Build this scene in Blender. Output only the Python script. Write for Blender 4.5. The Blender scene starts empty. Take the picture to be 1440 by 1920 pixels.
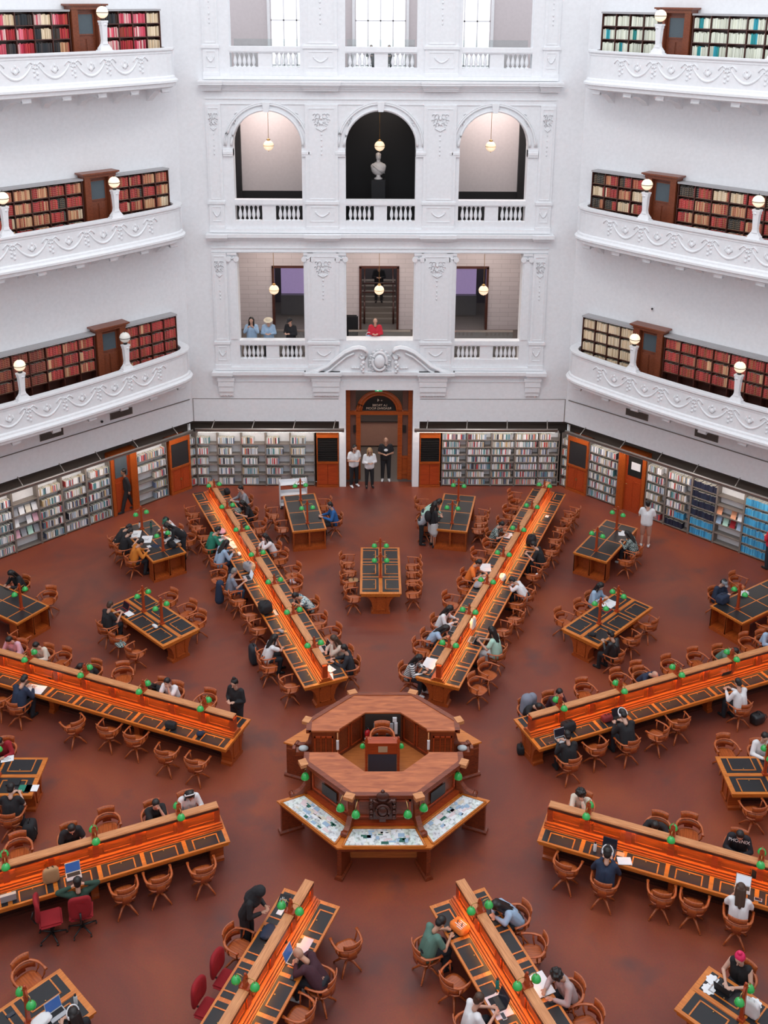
import bpy, bmesh, math, random
from math import sin, cos, pi, radians, sqrt
from mathutils import Vector, Matrix
S = bpy.context.scene
COL = S.collection
rnd = random.Random(7)

# ---------------------------------------------------------------- camera, light, exposure
CAM_LOC = (-0.297, -21.339, 18.589)
CAM_PITCH, CAM_YAW, CAM_ROLL = 17.535, 0.676, 0.367
cd = bpy.data.cameras.new('camera')
cd.sensor_fit = 'VERTICAL'; cd.sensor_height = 36.0; cd.sensor_width = 36.0
cd.lens = 2020.42 / 1920 * 36.0
cd.shift_y = -(960 - 624.54) / 1920
cd.clip_end = 300
cam = bpy.data.objects.new('camera', cd); COL.objects.link(cam)
p_, y_, r_ = radians(CAM_PITCH), radians(CAM_YAW), radians(CAM_ROLL)
Fv = Vector((sin(y_)*cos(p_), cos(y_)*cos(p_), -sin(p_)))
Rv = Vector((cos(y_), -sin(y_), 0)); Uv = Rv.cross(Fv)
R2 = Rv*cos(r_) + Uv*sin(r_); U2 = -Rv*sin(r_) + Uv*cos(r_)
mw = Matrix((R2, U2, -Fv)).transposed().to_4x4(); mw.translation = Vector(CAM_LOC)
cam.matrix_world = mw
S.camera = cam
S.view_settings.view_transform = 'Standard'
S.view_settings.look = 'None'
S.view_settings.exposure = 0.08
S.view_settings.gamma = 1.0
S.view_settings.use_curve_mapping = False
wd = bpy.data.worlds.new('sky'); S.world = wd; wd.use_nodes = True
bg = wd.node_tree.nodes['Background']
bg.inputs[0].default_value = (0.90, 0.94, 1.0, 1); bg.inputs[1].default_value = 1.33
ol = bpy.data.lights.new('dome_skylight', 'AREA'); ol.shape = 'DISK'; ol.size = 9.0; ol.energy = 1500; ol.color = (1.0, .97, .93)
oo = bpy.data.objects.new('dome_skylight', ol); COL.objects.link(oo); oo.location = (-2.0, -2.0, 33.0)

# ---------------------------------------------------------------- materials
MATS = {}
def newmat(name):
    m = bpy.data.materials.new(name); m.use_nodes = True
    nt = m.node_tree; b = nt.nodes['Principled BSDF']
    return m, nt, b
def plain(name, col, rough=.6, metal=0, spec=.5, emit=None, es=0, coat=0):
    if name in MATS: return MATS[name]
    m, nt, b = newmat(name)
    b.inputs['Base Color'].default_value = (*col, 1); b.inputs['Roughness'].default_value = rough
    b.inputs['Metallic'].default_value = metal; b.inputs['Specular IOR Level'].default_value = spec
    b.inputs['Coat Weight'].default_value = coat
    if emit: b.inputs['Emission Color'].default_value = (*emit, 1); b.inputs['Emission Strength'].default_value = es
    # a faint procedural variation so that nothing is perfectly flat
    n = nt.nodes.new('ShaderNodeTexNoise'); n.inputs['Scale'].default_value = 9
    tc = nt.nodes.new('ShaderNodeTexCoord'); nt.links.new(tc.outputs['Object'], n.inputs['Vector'])
    mx = nt.nodes.new('ShaderNodeMix'); mx.data_type = 'RGBA'
    mx.inputs[6].default_value = (*[c*.93 for c in col], 1); mx.inputs[7].default_value = (*[min(1, c*1.06) for c in col], 1)
    nt.links.new(n.outputs['Fac'], mx.inputs[0]); nt.links.new(mx.outputs[2], b.inputs['Base Color'])
    MATS[name] = m; return m
def wood(name, c1, c2, rough=.35, sc=(2, 22, 22), coat=.25):
    m, nt, b = newmat(name); L = nt.links.new
    tc = nt.nodes.new('ShaderNodeTexCoord'); mp = nt.nodes.new('ShaderNodeMapping')
    mp.inputs['Scale'].default_value = sc; L(tc.outputs['Object'], mp.inputs['Vector'])
    n = nt.nodes.new('ShaderNodeTexNoise'); n.inputs['Scale'].default_value = 1.6; n.inputs['Detail'].default_value = 5
    n.inputs['Distortion'].default_value = .6; L(mp.outputs[0], n.inputs['Vector'])
    r = nt.nodes.new('ShaderNodeValToRGB'); r.color_ramp.elements[0].position = .3; r.color_ramp.elements[1].position = .7
    r.color_ramp.elements[0].color = (*c1, 1); r.color_ramp.elements[1].color = (*c2, 1)
    L(n.outputs['Fac'], r.inputs[0]); L(r.outputs[0], b.inputs['Base Color'])
    b.inputs['Roughness'].default_value = rough; b.inputs['Coat Weight'].default_value = coat; b.inputs['Coat Roughness'].default_value = .2
    MATS[name] = m; return m
W_TOP = wood('wood_top', (.46, .115, .012), (.68, .215, .030), coat=.12)
W_PANEL = wood('wood_panel', (.26, .045, .008), (.46, .095, .014), coat=.12)
W_CAP = wood('wood_cap', (.46, .17, .06), (.68, .30, .12), rough=.45, coat=.05)
W_CHAIR = wood('wood_chair', (.30, .058, .014), (.52, .125, .028), rough=.32, coat=.2)
W_RED = wood('wood_red', (.30, .036, .010), (.46, .070, .014), rough=.35, coat=.1)
W_HUB = wood('wood_hub', (.12, .022, .008), (.26, .050, .014), rough=.32, coat=.15)
W_HUBTOP = wood('wood_hubtop', (.30, .066, .022), (.56, .165, .055), sc=(1.2, 7, 7), rough=.36, coat=.08)
W_BROWN = wood('wood_brown', (.15, .036, .016), (.26, .068, .026), coat=.1)
W_DARK = wood('wood_dark', (.045, .012, .008), (.09, .022, .012), rough=.4)
W_DAIS = wood('wood_dais', (.42, .12, .03), (.58, .19, .05), rough=.35)
LEATHER = plain('black_leather', (.020, .020, .023), .36, spec=.35)
WHITE = plain('white_plaster', (.85, .858, .88), .75, spec=.2)
WHITE2 = plain('white_relief', (.85, .858, .88), .6, spec=.3)
WHITEP = plain('white_panel', (.76, .775, .82), .6)
VOID = plain('dark_recess', (.030, .022, .018), .8)
STEEL = plain('brushed_steel', (.55, .50, .45), .3, metal=.85)
DMETAL = plain('dark_metal', (.035, .032, .032), .35, metal=.4)
BRASS = plain('brass', (.55, .33, .12), .3, metal=.9)
SHELFW = plain('shelf_white', (.82, .82, .83), .5)
GREY = plain('grey_shelf', (.20, .17, .15), .5)
GLASSD = plain('frosted_glass', (.09, .12, .14), .15)
GREEN = plain('green_glass', (.02, .34, .07), .10, coat=.8, emit=(.04, .7, .12), es=.10)
BULB = plain('bulb', (1, .9, .7), .5, emit=(1, .85, .6), es=4)
GLOBE = plain('globe_glass', (.95, .85, .70), .2, emit=(1, .72, .45), es=.72)
RAILGLOW = plain('rail_lamp', (1, .9, .8), .5, emit=(1, .88, .78), es=15)
STRIP = plain('lamp_strip', (1, .6, .3), .5, emit=(1, .50, .15), es=75)
RED = plain('red_fabric', (.28, .008, .014), .9)
SKINS = [plain('skin_%d' % i, c, .55) for i, c in enumerate([(.58, .33, .24), (.50, .27, .18), (.62, .38, .29), (.30, .15, .09)])]
HAIRD = plain('hair_dark', (.012, .010, .010), .45)
EYE = plain('eye_dark', (.02, .015, .012), .3)
LIP = plain('lip', (.35, .09, .08), .5)
def floor_mat():
    m, nt, b = newmat('linoleum_floor'); L = nt.links.new
    tc = nt.nodes.new('ShaderNodeTexCoord')
    n = nt.nodes.new('ShaderNodeTexNoise'); n.inputs['Scale'].default_value = .34; n.inputs['Detail'].default_value = 6; n.inputs['Distortion'].default_value = .7
    L(tc.outputs['Object'], n.inputs['Vector'])
    r = nt.nodes.new('ShaderNodeValToRGB'); e = r.color_ramp.elements
    e[0].position = .30; e[0].color = (.138, .038, .029, 1); e[1].position = .72; e[1].color = (.285, .066, .027, 1)
    k = e.new(.5); k.color = (.210, .049, .028, 1)
    L(n.outputs['Fac'], r.inputs[0])
    n2 = nt.nodes.new('ShaderNodeTexNoise'); n2.inputs['Scale'].default_value = 30; n2.inputs['Detail'].default_value = 3
    L(tc.outputs['Object'], n2.inputs['Vector'])
    mx = nt.nodes.new('ShaderNodeMix'); mx.data_type = 'RGBA'; mx.blend_type = 'OVERLAY'; mx.inputs[0].default_value = .25
    L(r.outputs[0], mx.inputs[6]); L(n2.outputs['Color'], mx.inputs[7])
    # darker grey-purple patches at random
    n3 = nt.nodes.new('ShaderNodeTexNoise'); n3.inputs['Scale'].default_value = .75; n3.inputs['Detail'].default_value = 5
    L(tc.outputs['Object'], n3.inputs['Vector'])
    r3 = nt.nodes.new('ShaderNodeValToRGB'); r3.color_ramp.elements[0].position = .56; r3.color_ramp.elements[1].position = .72
    L(n3.outputs['Fac'], r3.inputs[0])
    ml = nt.nodes.new('ShaderNodeMath'); ml.operation = 'MULTIPLY'; ml.inputs[1].default_value = .8; L(r3.outputs[0], ml.inputs[0])
    m2 = nt.nodes.new('ShaderNodeMix'); m2.data_type = 'RGBA'; L(ml.outputs[0], m2.inputs[0])
    L(mx.outputs[2], m2.inputs[6]); m2.inputs[7].default_value = (.11, .046, .042, 1)
    L(m2.outputs[2], b.inputs['Base Color'])
    b.inputs['Roughness'].default_value = .45; b.inputs['Specular IOR Level'].default_value = .34
    return m
FLOOR = floor_mat()
def book_mat(name, objcol):
    m, nt, b = newmat(name); L = nt.links.new
    if objcol:
        a = nt.nodes.new('ShaderNodeObjectInfo'); out = a.outputs['Color']
    else:
        a = nt.nodes.new('ShaderNodeVertexColor'); a.layer_name = 'col'; out = a.outputs['Color']
    # gilt or label bands across the spine, set by height
    tc = nt.nodes.new('ShaderNodeTexCoord'); uv = nt.nodes.new('ShaderNodeUVMap'); sp = nt.nodes.new('ShaderNodeSeparateXYZ')
    L(uv.outputs[0], sp.inputs[0])
    s = nt.nodes.new('ShaderNodeMath'); s.operation = 'MULTIPLY'; s.inputs[1].default_value = 5; L(sp.outputs[1], s.inputs[0])
    f = nt.nodes.new('ShaderNodeMath'); f.operation = 'FRACT'; L(s.outputs[0], f.inputs[0])
    g = nt.nodes.new('ShaderNodeMath'); g.operation = 'LESS_THAN'; g.inputs[1].default_value = .13; L(f.outputs[0], g.inputs[0])
    h = nt.nodes.new('ShaderNodeMath'); h.operation = 'MULTIPLY'; L(g.outputs[0], h.inputs[0]); L(sp.outputs[0], h.inputs[1])
    mx = nt.nodes.new('ShaderNodeMix'); mx.data_type = 'RGBA'; L(h.outputs[0], mx.inputs[0]); L(out, mx.inputs[6])
    mx.inputs[7].default_value = (.55, .42, .25, 1)
    L(mx.outputs[2], b.inputs['Base Color']); b.inputs['Roughness'].default_value = .6
    return m
BOOKV = book_mat('book_spines', False); BOOKO = book_mat('book_cover', True)
PAGES = plain('book_pages', (.70, .66, .56), .8)
CL = dict(teal=(.02, .20, .13), lightblue=(.33, .46, .62), greyblue=(.20, .22, .28), white=(.76, .76, .78), grey=(.30, .31, .34),
 black=(.014, .014, .017), pattern=(.3, .45, .5), beige=(.60, .50, .42), dark=(.022, .024, .032), check=(.2, .22, .22), orange=(.80, .20, .03),
 stripes=(.6, .6, .6), mint=(.42, .66, .55), navy=(.018, .030, .065), pink=(.70, .40, .48), cream=(.68, .62, .52), darkgreen=(.025, .060, .042),
 plum=(.055, .016, .026), green=(.10, .20, .16), mauve=(.46, .36, .36), fur=(.68, .60, .50), phoenix=(.014, .014, .020), red=(.32, .012, .02),
 mustard=(.60, .19, .02), leather=(.018, .018, .020), sleeveless=(.012, .012, .014), blue=(.02, .11, .32), denim=(.06, .09, .15), tan=(.45, .25, .12),
 shorts=(.50, .24, .17), redtop=(.55, .02, .04), greyskirt=(.50, .50, .50), w=(.80, .81, .84), silver=(.42, .43, .46), pinkw=(.75, .60, .62), pinkb=(.85, .03, .12),
 redd=(.22, .02, .02), orangep=(.80, .36, .20), tealb=(.01, .20, .20), clear=(.60, .66, .68), greenb=(.03, .13, .10), brown=(.36, .16, .08), tote=(.015, .015, .016), x=(.1, .1, .1))
def cloth(c):
    n = 'cloth_' + c
    if n in MATS: return MATS[n]
    m = plain(n, CL[c], .3 if c == 'leather' else .85)
    if c in ('pattern', 'check', 'stripes'):
        nt = m.node_tree; b = nt.nodes['Principled BSDF']; tc = nt.nodes.new('ShaderNodeTexCoord')
        if c == 'stripes':
            t = nt.nodes.new('ShaderNodeTexWave'); t.bands_direction = 'Z'; t.inputs['Scale'].default_value = 6; o = t.outputs['Fac']; cols = [(.02, .02, .03), (.75, .75, .75)]
        elif c == 'check':
            t = nt.nodes.new('ShaderNodeTexChecker'); t.inputs['Scale'].default_value = 22; o = t.outputs['Fac']; cols = [(.03, .06, .06), (.35, .42, .40)]
        else:
            t = nt.nodes.new('ShaderNodeTexVoronoi'); t.inputs['Scale'].default_value = 14; o = t.outputs['Distance']; cols = [(.05, .14, .2), (.6, .68, .66)]
        nt.links.new(tc.outputs['Object'], t.inputs['Vector'])
        r = nt.nodes.new('ShaderNodeValToRGB'); r.color_ramp.elements[0].position = .3; r.color_ramp.elements[1].position = .6
        r.color_ramp.elements[0].color = (*cols[0], 1); r.color_ramp.elements[1].color = (*cols[1], 1)
        nt.links.new(o, r.inputs[0]); nt.links.new(r.outputs[0], b.inputs['Base Color'])
    MATS[n] = m; return m

# ---------------------------------------------------------------- mesh helpers
class Frame:
    """local (t along, o out of the surface, z up) -> world"""
    def __init__(s, org=(0, 0, 0), ex=(1, 0), ey=(0, 1)):
        s.o = Vector(org); s.ex = Vector((ex[0], ex[1], 0)); s.ey = Vector((ey[0], ey[1], 0))
    def __call__(s, t, o, z): return s.o + s.ex*t + s.ey*o + Vector((0, 0, z))
ID = Frame()
def flip(fr, k=-1): return Frame(fr.o, (fr.ex.x*k, fr.ex.y*k), (fr.ey.x, fr.ey.y))
class MB:
    def __init__(s, fr=ID): s.bm = bmesh.new(); s.fr = fr; s.mi = 0
    def v(s, *p): return s.bm.verts.new(s.fr(*p))
    def f(s, vs, smooth=False):
        try: f = s.bm.faces.new(vs)
        except ValueError: return None
        f.material_index = s.mi; f.smooth = smooth; return f
    def box(s, t0, t1, o0, o1, z0, z1, tap=0):
        P = [(t0, o0), (t1, o0), (t1, o1), (t0, o1)]; c = ((t0+t1)/2, (o0+o1)/2)
        a = [s.v(x, y, z0) for x, y in P]; b = [s.v(x+(c[0]-x)*tap, y+(c[1]-y)*tap, z1) for x, y in P]
        s.f(a[::-1]); s.f(b)
        for i in range(4): s.f([a[i], a[(i+1) % 4], b[(i+1) % 4], b[i]])
        return s
    def prism(s, poly, z0, z1):
        a = [s.v(x, y, z0) for x, y in poly]; b = [s.v(x, y, z1) for x, y in poly]; n = len(poly)
        s.f(a[::-1]); s.f(b)
        for i in range(n): s.f([a[i], a[(i+1) % n], b[(i+1) % n], b[i]])
        return s
    def wallpoly(s, poly, o0, o1):     # polygon in (t, z), thickness along o
        a = [s.v(x, o0, z) for x, z in poly]; b = [s.v(x, o1, z) for x, z in poly]; n = len(poly)
        s.f(a[::-1]); s.f(b)
        for i in range(n): s.f([a[i], a[(i+1) % n], b[(i+1) % n], b[i]])
        return s
    def sidepoly(s, poly, t0, t1):     # polygon in (o, z), thickness along t
        a = [s.v(t0, y, z) for y, z in poly]; b = [s.v(t1, y, z) for y, z in poly]; n = len(poly)
        s.f(a[::-1]); s.f(b)
        for i in range(n): s.f([a[i], a[(i+1) % n], b[(i+1) % n], b[i]])
        return s
    def tube(s, pts, r, n=8, closed=False, flat=1.0):
        W = [s.fr(*p) for p in pts]; rings = []; m = len(W)
        rr = r if isinstance(r, (list, tuple)) else [r]*m
        for i, p in enumerate(W):
            a = W[i-1] if (i > 0 or closed) else p; b = W[(i+1) % m] if (i < m-1 or closed) else p
            d = (b-a).normalized(); up = Vector((0, 0, 1)) if abs(d.z) < .95 else Vector((1, 0, 0))
            x = d.cross(up).normalized(); y = x.cross(d).normalized()
            rings.append([s.bm.verts.new(p + x*cos(2*pi*k/n)*rr[i] + y*sin(2*pi*k/n)*rr[i]*flat) for k in range(n)])
        for i in range(m if closed else m-1):
            A, B = rings[i], rings[(i+1) % m]
            for k in range(n): s.f([A[k], A[(k+1) % n], B[(k+1) % n], B[k]], True)
        if not closed: s.f(rings[0][::-1]); s.f(rings[-1])
        return s
    def lathe(s, prof, c=(0, 0, 0), n=14, cap=True):
        rings = [[s.v(c[0]+r*cos(2*pi*k/n), c[1]+r*sin(2*pi*k/n), c[2]+z) for k in range(n)] for r, z in prof]
        for A, B in zip(rings, rings[1:]):
            for k in range(n): s.f([A[k], A[(k+1) % n], B[(k+1) % n], B[k]], True)
        if cap: s.f(rings[0][::-1]); s.f(rings[-1])
        return s
    def ball(s, c, r, sc=(1, 1, 1), n=2, rot=None):
        M = Matrix.Diagonal((*[r*k for k in sc], 1))
        if rot is not None: M = rot.to_4x4() @ M
        g = bmesh.ops.create_icosphere(s.bm, subdivisions=n, radius=1, matrix=Matrix.Translation(s.fr(*c)) @ M)
        fs = {f for v in g['verts'] for f in v.link_faces}
        for f in fs: f.material_index = s.mi; f.smooth = True
        return s
    def capsule(s, a, b, ra, rb, n=10):
        s.ball(a, ra, n=2); s.ball(b, rb, n=2)
        d = Vector(b)-Vector(a)
        if d.length > 1e-4: s.tube([a, b], [ra, rb], n)
        return s
    def build(s, name, mats, parent=None, **k):
        bmesh.ops.recalc_face_normals(s.bm, faces=s.bm.faces[:])
        me = bpy.data.meshes.new(name)
        if parent is not None: off = parent.get('_o', (0, 0, 0)); off = Vector(off)
        else:
            off = Vector((0, 0, 0))
            if k.get('base', True) and s.bm.verts:
                xs = [v.co for v in s.bm.verts]
                off = Vector(((min(v.x for v in xs)+max(v.x for v in xs))/2, (min(v.y for v in xs)+max(v.y for v in xs))/2, min(v.z for v in xs)))
        if off.length: bmesh.ops.translate(s.bm, vec=-off, verts=s.bm.verts[:])
        s.bm.to_mesh(me); s.bm.free()
        for m in (mats if isinstance(mats, (list, tuple)) else [mats]): me.materials.append(m)
        o = bpy.data.objects.new(name, me); COL.objects.link(o)
        if parent is not None: o.parent = parent
        else: o.location = off
        o['_o'] = tuple(off)
        for q in ('label', 'category', 'group', 'kind'):
            if q in k and k[q]: o[q] = k[q]
        return o
def thing(name, label, cat, loc=(0, 0, 0), group=None, kind=None, local=False):
    o = bpy.data.objects.new(name, None); COL.objects.link(o); o.location = loc; o.empty_display_size = .2
    if label: o['label'] = label
    if cat: o['category'] = cat
    if group: o['group'] = group
    if kind: o['kind'] = kind
    o['_o'] = (0.0, 0.0, 0.0) if local else tuple(float(c) for c in loc)
    return o
def sub(parent):    # a mesh part used as a parent keeps its parent's offset
    pass
def copy_tree(o, parent=None):
    c = o.copy(); COL.objects.link(c)
    if parent is not None: c.parent = parent
    for ch in list(o.children): copy_tree(ch, c)
    return c
def struct(mb, name, mats, parent=None): return mb.build(name, mats, parent, kind=None if parent is not None else 'structure')

A = 17.4; H2 = 7.207
q_ = sqrt(.5)
FB = Frame((0, A, 0), (1, 0), (0, -1))                 # back wall: t = x
FL = Frame((-A*q_, A*q_, 0), (q_, q_), (q_, -q_))      # left wall: t grows toward the back wall
FR = Frame((A*q_, A*q_, 0), (-q_, q_), (-q_, -q_))     # right wall: t grows toward the back wall

# ---------------------------------------------------------------- room shell
FLOORPLAN = [(19.3*cos(radians(22.5+45*k)), 19.3*sin(radians(22.5+45*k))) for k in range(8)]
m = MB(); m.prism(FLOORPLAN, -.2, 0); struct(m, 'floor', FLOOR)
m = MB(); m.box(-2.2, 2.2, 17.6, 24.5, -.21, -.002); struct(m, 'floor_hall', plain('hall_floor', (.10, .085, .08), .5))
TOPZ = 19.3
def arch_header(mb, xc, r, zs, ztop, n=20):
    for i in range(n):
        a0, a1 = pi - pi*i/n, pi - pi*(i+1)/n
        p0 = (xc+r*cos(a0), zs+r*sin(a0)); p1 = (xc+r*cos(a1), zs+r*sin(a1))
        mb.wallpoly([p0, p1, (p1[0], ztop), (p0[0], ztop)], 0, -.55)
OP = [(-5.28, -2.83), (-1.26, 1.26), (2.83, 5.28)]
m = MB(FB)
def wall_rows(mb, z0, z1):     # solid piers between the three openings
    xs = [-H2-.25, OP[0][0], OP[0][1], OP[1][0], OP[1][1], OP[2][0], OP[2][1], H2+.25]
    for i in range(0, 8, 2): mb.box(xs[i], xs[i+1], -.55, 0, z0, z1)
m.box(-H2-.25, -1.45, -.55, 0, 2.76, 4.90); m.box(1.45, H2+.25, -.55, 0, 2.76, 4.90); m.box(-1.45, 1.45, -.55, 0, 4.06, 4.90)
m.box(-1.56, -1.30, -.55, .03, 0, 4.06); m.box(1.30, 1.56, -.55, .03, 0, 4.06); m.box(-1.56, 1.56, -.55, .03, 4.06, 4.40)
wall_rows(m, 4.9, 9.43); m.box(-1.26, 1.26, -.55, 0, 4.9, 6.05)
m.box(-H2-.25, H2+.25, -.55, 0, 9.43, 10.25)
wall_rows(m, 10.25, 13.3)
xs = [-H2-.25, OP[0][0], OP[0][1], OP[1][0], OP[1][1], OP[2][0], OP[2][1], H2+.25]
for i in range(0, 8, 2): m.box(xs[i], xs[i+1], -.55, 0, 13.3, 14.75)
for a, b in OP: arch_header(m, (a+b)/2, (b-a)/2, 13.32 + (0 if abs(a+b) < .1 else .03), 14.75)
m.box(-H2-.25, H2+.25, -.55, 0, 14.75, 15.7)
wall_rows(m, 15.7, TOPZ)
struct(m, 'wall_back', WHITE)
def side_wall(fr, name):
    m = MB(fr)
    m.box(-7.4, 7.2, -.5, 0, 2.76, 3.70); m.box(-7.4, 7.2, -.5, -.02, 3.70, 3.715); m.box(-7.4, 7.2, -.5, 0, 3.715, TOPZ)
    m.box(-7.4, 7.35, -.52, -.42, 0, 2.76)
    return struct(m, name, WHITE)
side_wall(FL, 'wall_back_left'); side_wall(FR, 'wall_back_right')
for nm, ang in (('wall_left', 180), ('wall_right', 0), ('wall_front_left', 225), ('wall_front_right', 315), ('wall_front', 270)):
    c, s = cos(radians(ang)), sin(radians(ang)); m = MB(Frame((A*c, A*s, 0), (-s, c), (-c, -s)))
    m.box(-7.4, 7.4, -.5, 0, 0, TOPZ if ang != 270 else 11.5); struct(m, nm, WHITE)
m = MB(FB)
for a, b in ((-7.4, -1.56), (1.56, 7.4)): m.box(a, b, -.50, -.44, 0, 2.76)
m.box(-7.4, -1.56, -.44, 0, 2.70, 2.76); m.box(1.56, 7.4, -.44, 0, 2.70, 2.76)
struct(m, 'trim_1', VOID)
for i, fr in enumerate((FL, FR)):
    m = MB(fr); m.box(-7.4, 7.2, -.42, -.36, 0, 2.76); m.box(-7.4, 7.2, -.36, 0, 2.70, 2.755); struct(m, 'trim_%d' % (2+i), VOID)
# groove lines of the white band above the shelves
m = MB(FB); m.box(-7.17, -1.57, 0, .012, 3.685, 3.70); m.box(1.57, 7.17, 0, .012, 3.685, 3.70)
for x in (-7.16, 7.16): m.box(x-.012, x+.012, 0, .012, 2.76, 3.70)
struct(m, 'trim_4', GREY)
m = MB(FL); m.box(-7.2, 7.1, 0, .035, 3.675, 3.70); struct(m, 'trim_5', GREY)
m = MB(FR); m.box(-7.2, 7.1, 0, .035, 3.675, 3.70); struct(m, 'trim_6', GREY)

# cornices of the facade: stepped mouldings that break forward over the piers
def cornice(n, z0, z1, outs, ends, pads):
    m = MB(FB); k = len(outs); h = (z1-z0)/k
    for i, o in enumerate(outs):
        m.box(-ends-o*.4, ends+o*.4, -.02, o, z0+h*i, z0+h*(i+1))
        for a, b in pads: m.box(a-o*.35, b+o*.35, -.02, o+.10, z0+h*i, z0+h*(i+1)-.002)
    struct(m, 'trim_%d' % n, WHITE)
PADS = [(-6.25, -5.64), (-2.69, -1.53), (1.53, 2.69), (5.64, 6.25)]
cornice(7, 4.60, 4.86, [.07, .14, .24, .24], 6.2, PADS)
cornice(8, 9.92, 10.18, [.08, .16, .26, .26], 6.2, PADS)
cornice(9, 15.28, 15.64, [.08, .14, .22, .34, .36], 6.2, PADS)
m = MB(FB)
for z in (9.60, 9.46, 14.98, 14.80, 4.40): m.box(-6.2, 6.2, 0, .035, z, z+.03)
for z0, z1 in ((4.88, 5.0), (10.2, 10.34), (15.66, 15.8)): m.box(-6.22, 6.22, 0, .10, z0, z1)
struct(m, 'trim_10', WHITE)
# pilasters with sunk panels and plaster drops
def drop(mb, x, z, w, o):
    K = w/.66
    for sx in (-1, 1):
        for k, (dx, dz, r) in enumerate([(.10, 0, .075), (.20, .02, .055), (.13, -.14, .065), (.22, -.16, .05), (.08, -.27, .05), (.16, -.32, .045)]):
            mb.tube([(x+sx*w*(dx*1.9+r*1.5*cos(a)), o+.012, z+dz+r*1.2*sin(a)) for a in [i*pi/4 for i in range(7)]], .010+.004*K, 5)
    for k in range(5): mb.ball((x, o+.012, z-.08-k*.19), .055-.007*k, (1.2*K, .45, 1.3), 1)
    for k in range(3): mb.ball((x, o+.012, z-1.05-k*.15), .028, (1, .5, 1.8), 1)
    mb.tube([(x-w*.3, o+.014, z-.42), (x, o+.02, z-.52), (x+w*.3, o+.014, z-.42)], .022, 5)
PIL = [(-6.20, -5.66), (-2.69, -1.53), (1.53, 2.69), (5.66, 6.20)]
m = MB(FB); r = MB(FB)
for a, b in PIL:
    for z0, z1 in ((5.0, 9.44), (10.34, 14.80), (15.8, TOPZ)):
        m.box(a, b, 0, .08, z0, z1)
        iw = .14 if b-a > .8 else .10
        zb = z0 + 1.12; zt = z1-.14 if z1 < 20 else TOPZ
        # raised border leaves a sunk panel
        for X0, X1, Z0, Z1 in ((a+iw-.03, a+iw, zb, zt), (b-iw, b-iw+.03, zb, zt), (a+iw-.03, b-iw+.03, zt, zt+.03), (a+iw-.03, b-iw+.03, zb-.03, zb)): m.box(X0, X1, .08, .10, Z0, Z1)
        m.box(a-.04, b+.04, .0, .13, z0+.92, z0+1.02)
        m.box(a-.02, b+.02, .0, .11, z0, z0+.10)
        # little panel with a swag on the balustrade pedestal
        X0, X1, Z0, Z1 = a+iw, b-iw, z0+.30, z0+.80
        for q in ((X0, X0+.025, Z0, Z1), (X1-.025, X1, Z0, Z1), (X0, X1, Z1, Z1+.025), (X0, X1, Z0-.025, Z0)): m.box(q[0], q[1], .08, .10, q[2], q[3])
        xc, w = (a+b)/2, (b-a)
        r.tube([(xc+(i/6-1)*w*.2, .10, (Z0+Z1)/2+.06-.14*sin(pi*i/12)) for i in range(13)], .024, 5)
        for sx in (-1, 1): r.ball((xc+sx*w*.2, .10, (Z0+Z1)/2+.08), .035, (1, .5, 1), 1)
        drop(r, xc, zt-.24 if z1 < 20 else 18.05, min(1.0, w)*.62, .09)
struct(m, 'trim_11', WHITE); struct(r, 'trim_12', WHITE2)
# arches: archivolt rings, keystones, imposts
m = MB(FB)
for a, b in OP:
    xc, rr, zs = (a+b)/2, (b-a)/2, 13.34
    for ro, o, w in ((rr+.05, .05, .05), (rr+.24, .04, .035), (rr+.30, .025, .03)):
        m.tube([(xc+ro*cos(pi*i/28), o, zs+ro*sin(pi*i/28)) for i in range(29)], w, 6)
    m.wallpoly([(xc-.09, zs+rr-.03), (xc+.09, zs+rr-.03), (xc+.13, zs+rr+.30), (xc-.13, zs+rr+.30)], 0, .13)
    for x in (a-.36, b): 
        for dz, o in ((0, .07), (.08, .10), (.16, .06)): m.box(x, x+.36, -.3, o, 12.98+dz, 13.07+dz)
    for sx in (-1, 1):     # spandrel relief
        for k in range(4): m.tube([(xc+sx*(1.05+.05*k+.07*cos(t)), .02, 14.45-.1*k+.07*sin(t)) for t in [i*.8 for i in range(7)]], .016, 5)
struct(m, 'trim_13', WHITE2)
# ionic capitals beside the square openings
m = MB(FB)
for a, b in OP:
    for x, sx in ((a, -1), (b, 1)):
        m.box(min(x, x+sx*.36), max(x, x+sx*.36), -.05, .07, 9.36, 9.44)
        for X in (x+sx*.02, x+sx*.31): m.tube([(X, -.02, 9.21), (X, .10, 9.21)], .10, 12)
        m.tube([(x+sx*.08, .07, 9.30), (x+sx*.17, .07, 9.22), (x+sx*.26, .07, 9.30)], .03, 6)
        m.box(min(x+sx*.05, x+sx*.30), max(x+sx*.05, x+sx*.30), 0, .045, 6.1, 9.15)
struct(m, 'trim_14', WHITE2)
# consoles below the lowest cornice
m = MB(FB)
for a, b in ((-6.14, -5.54), (-2.56, -1.52), (1.52, 2.56), (5.54, 6.14)):
    m.box(a-.03, b+.03, 0, .22, 4.48, 4.60); m.box(a, b, 0, .19, 4.25, 4.48); m.box(a+.02, b-.02, 0, .16, 4.03, 4.23); m.box(a+.04, b-.04, 0, .10, 3.86, 4.01)
    n = int((b-a)/.11)
    for i in range(n): m.ball((a+.09+i*.11, .06, 3.85), .045, (1, .8, 1.2), 1)
struct(m, 'trim_15', WHITE2)
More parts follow.
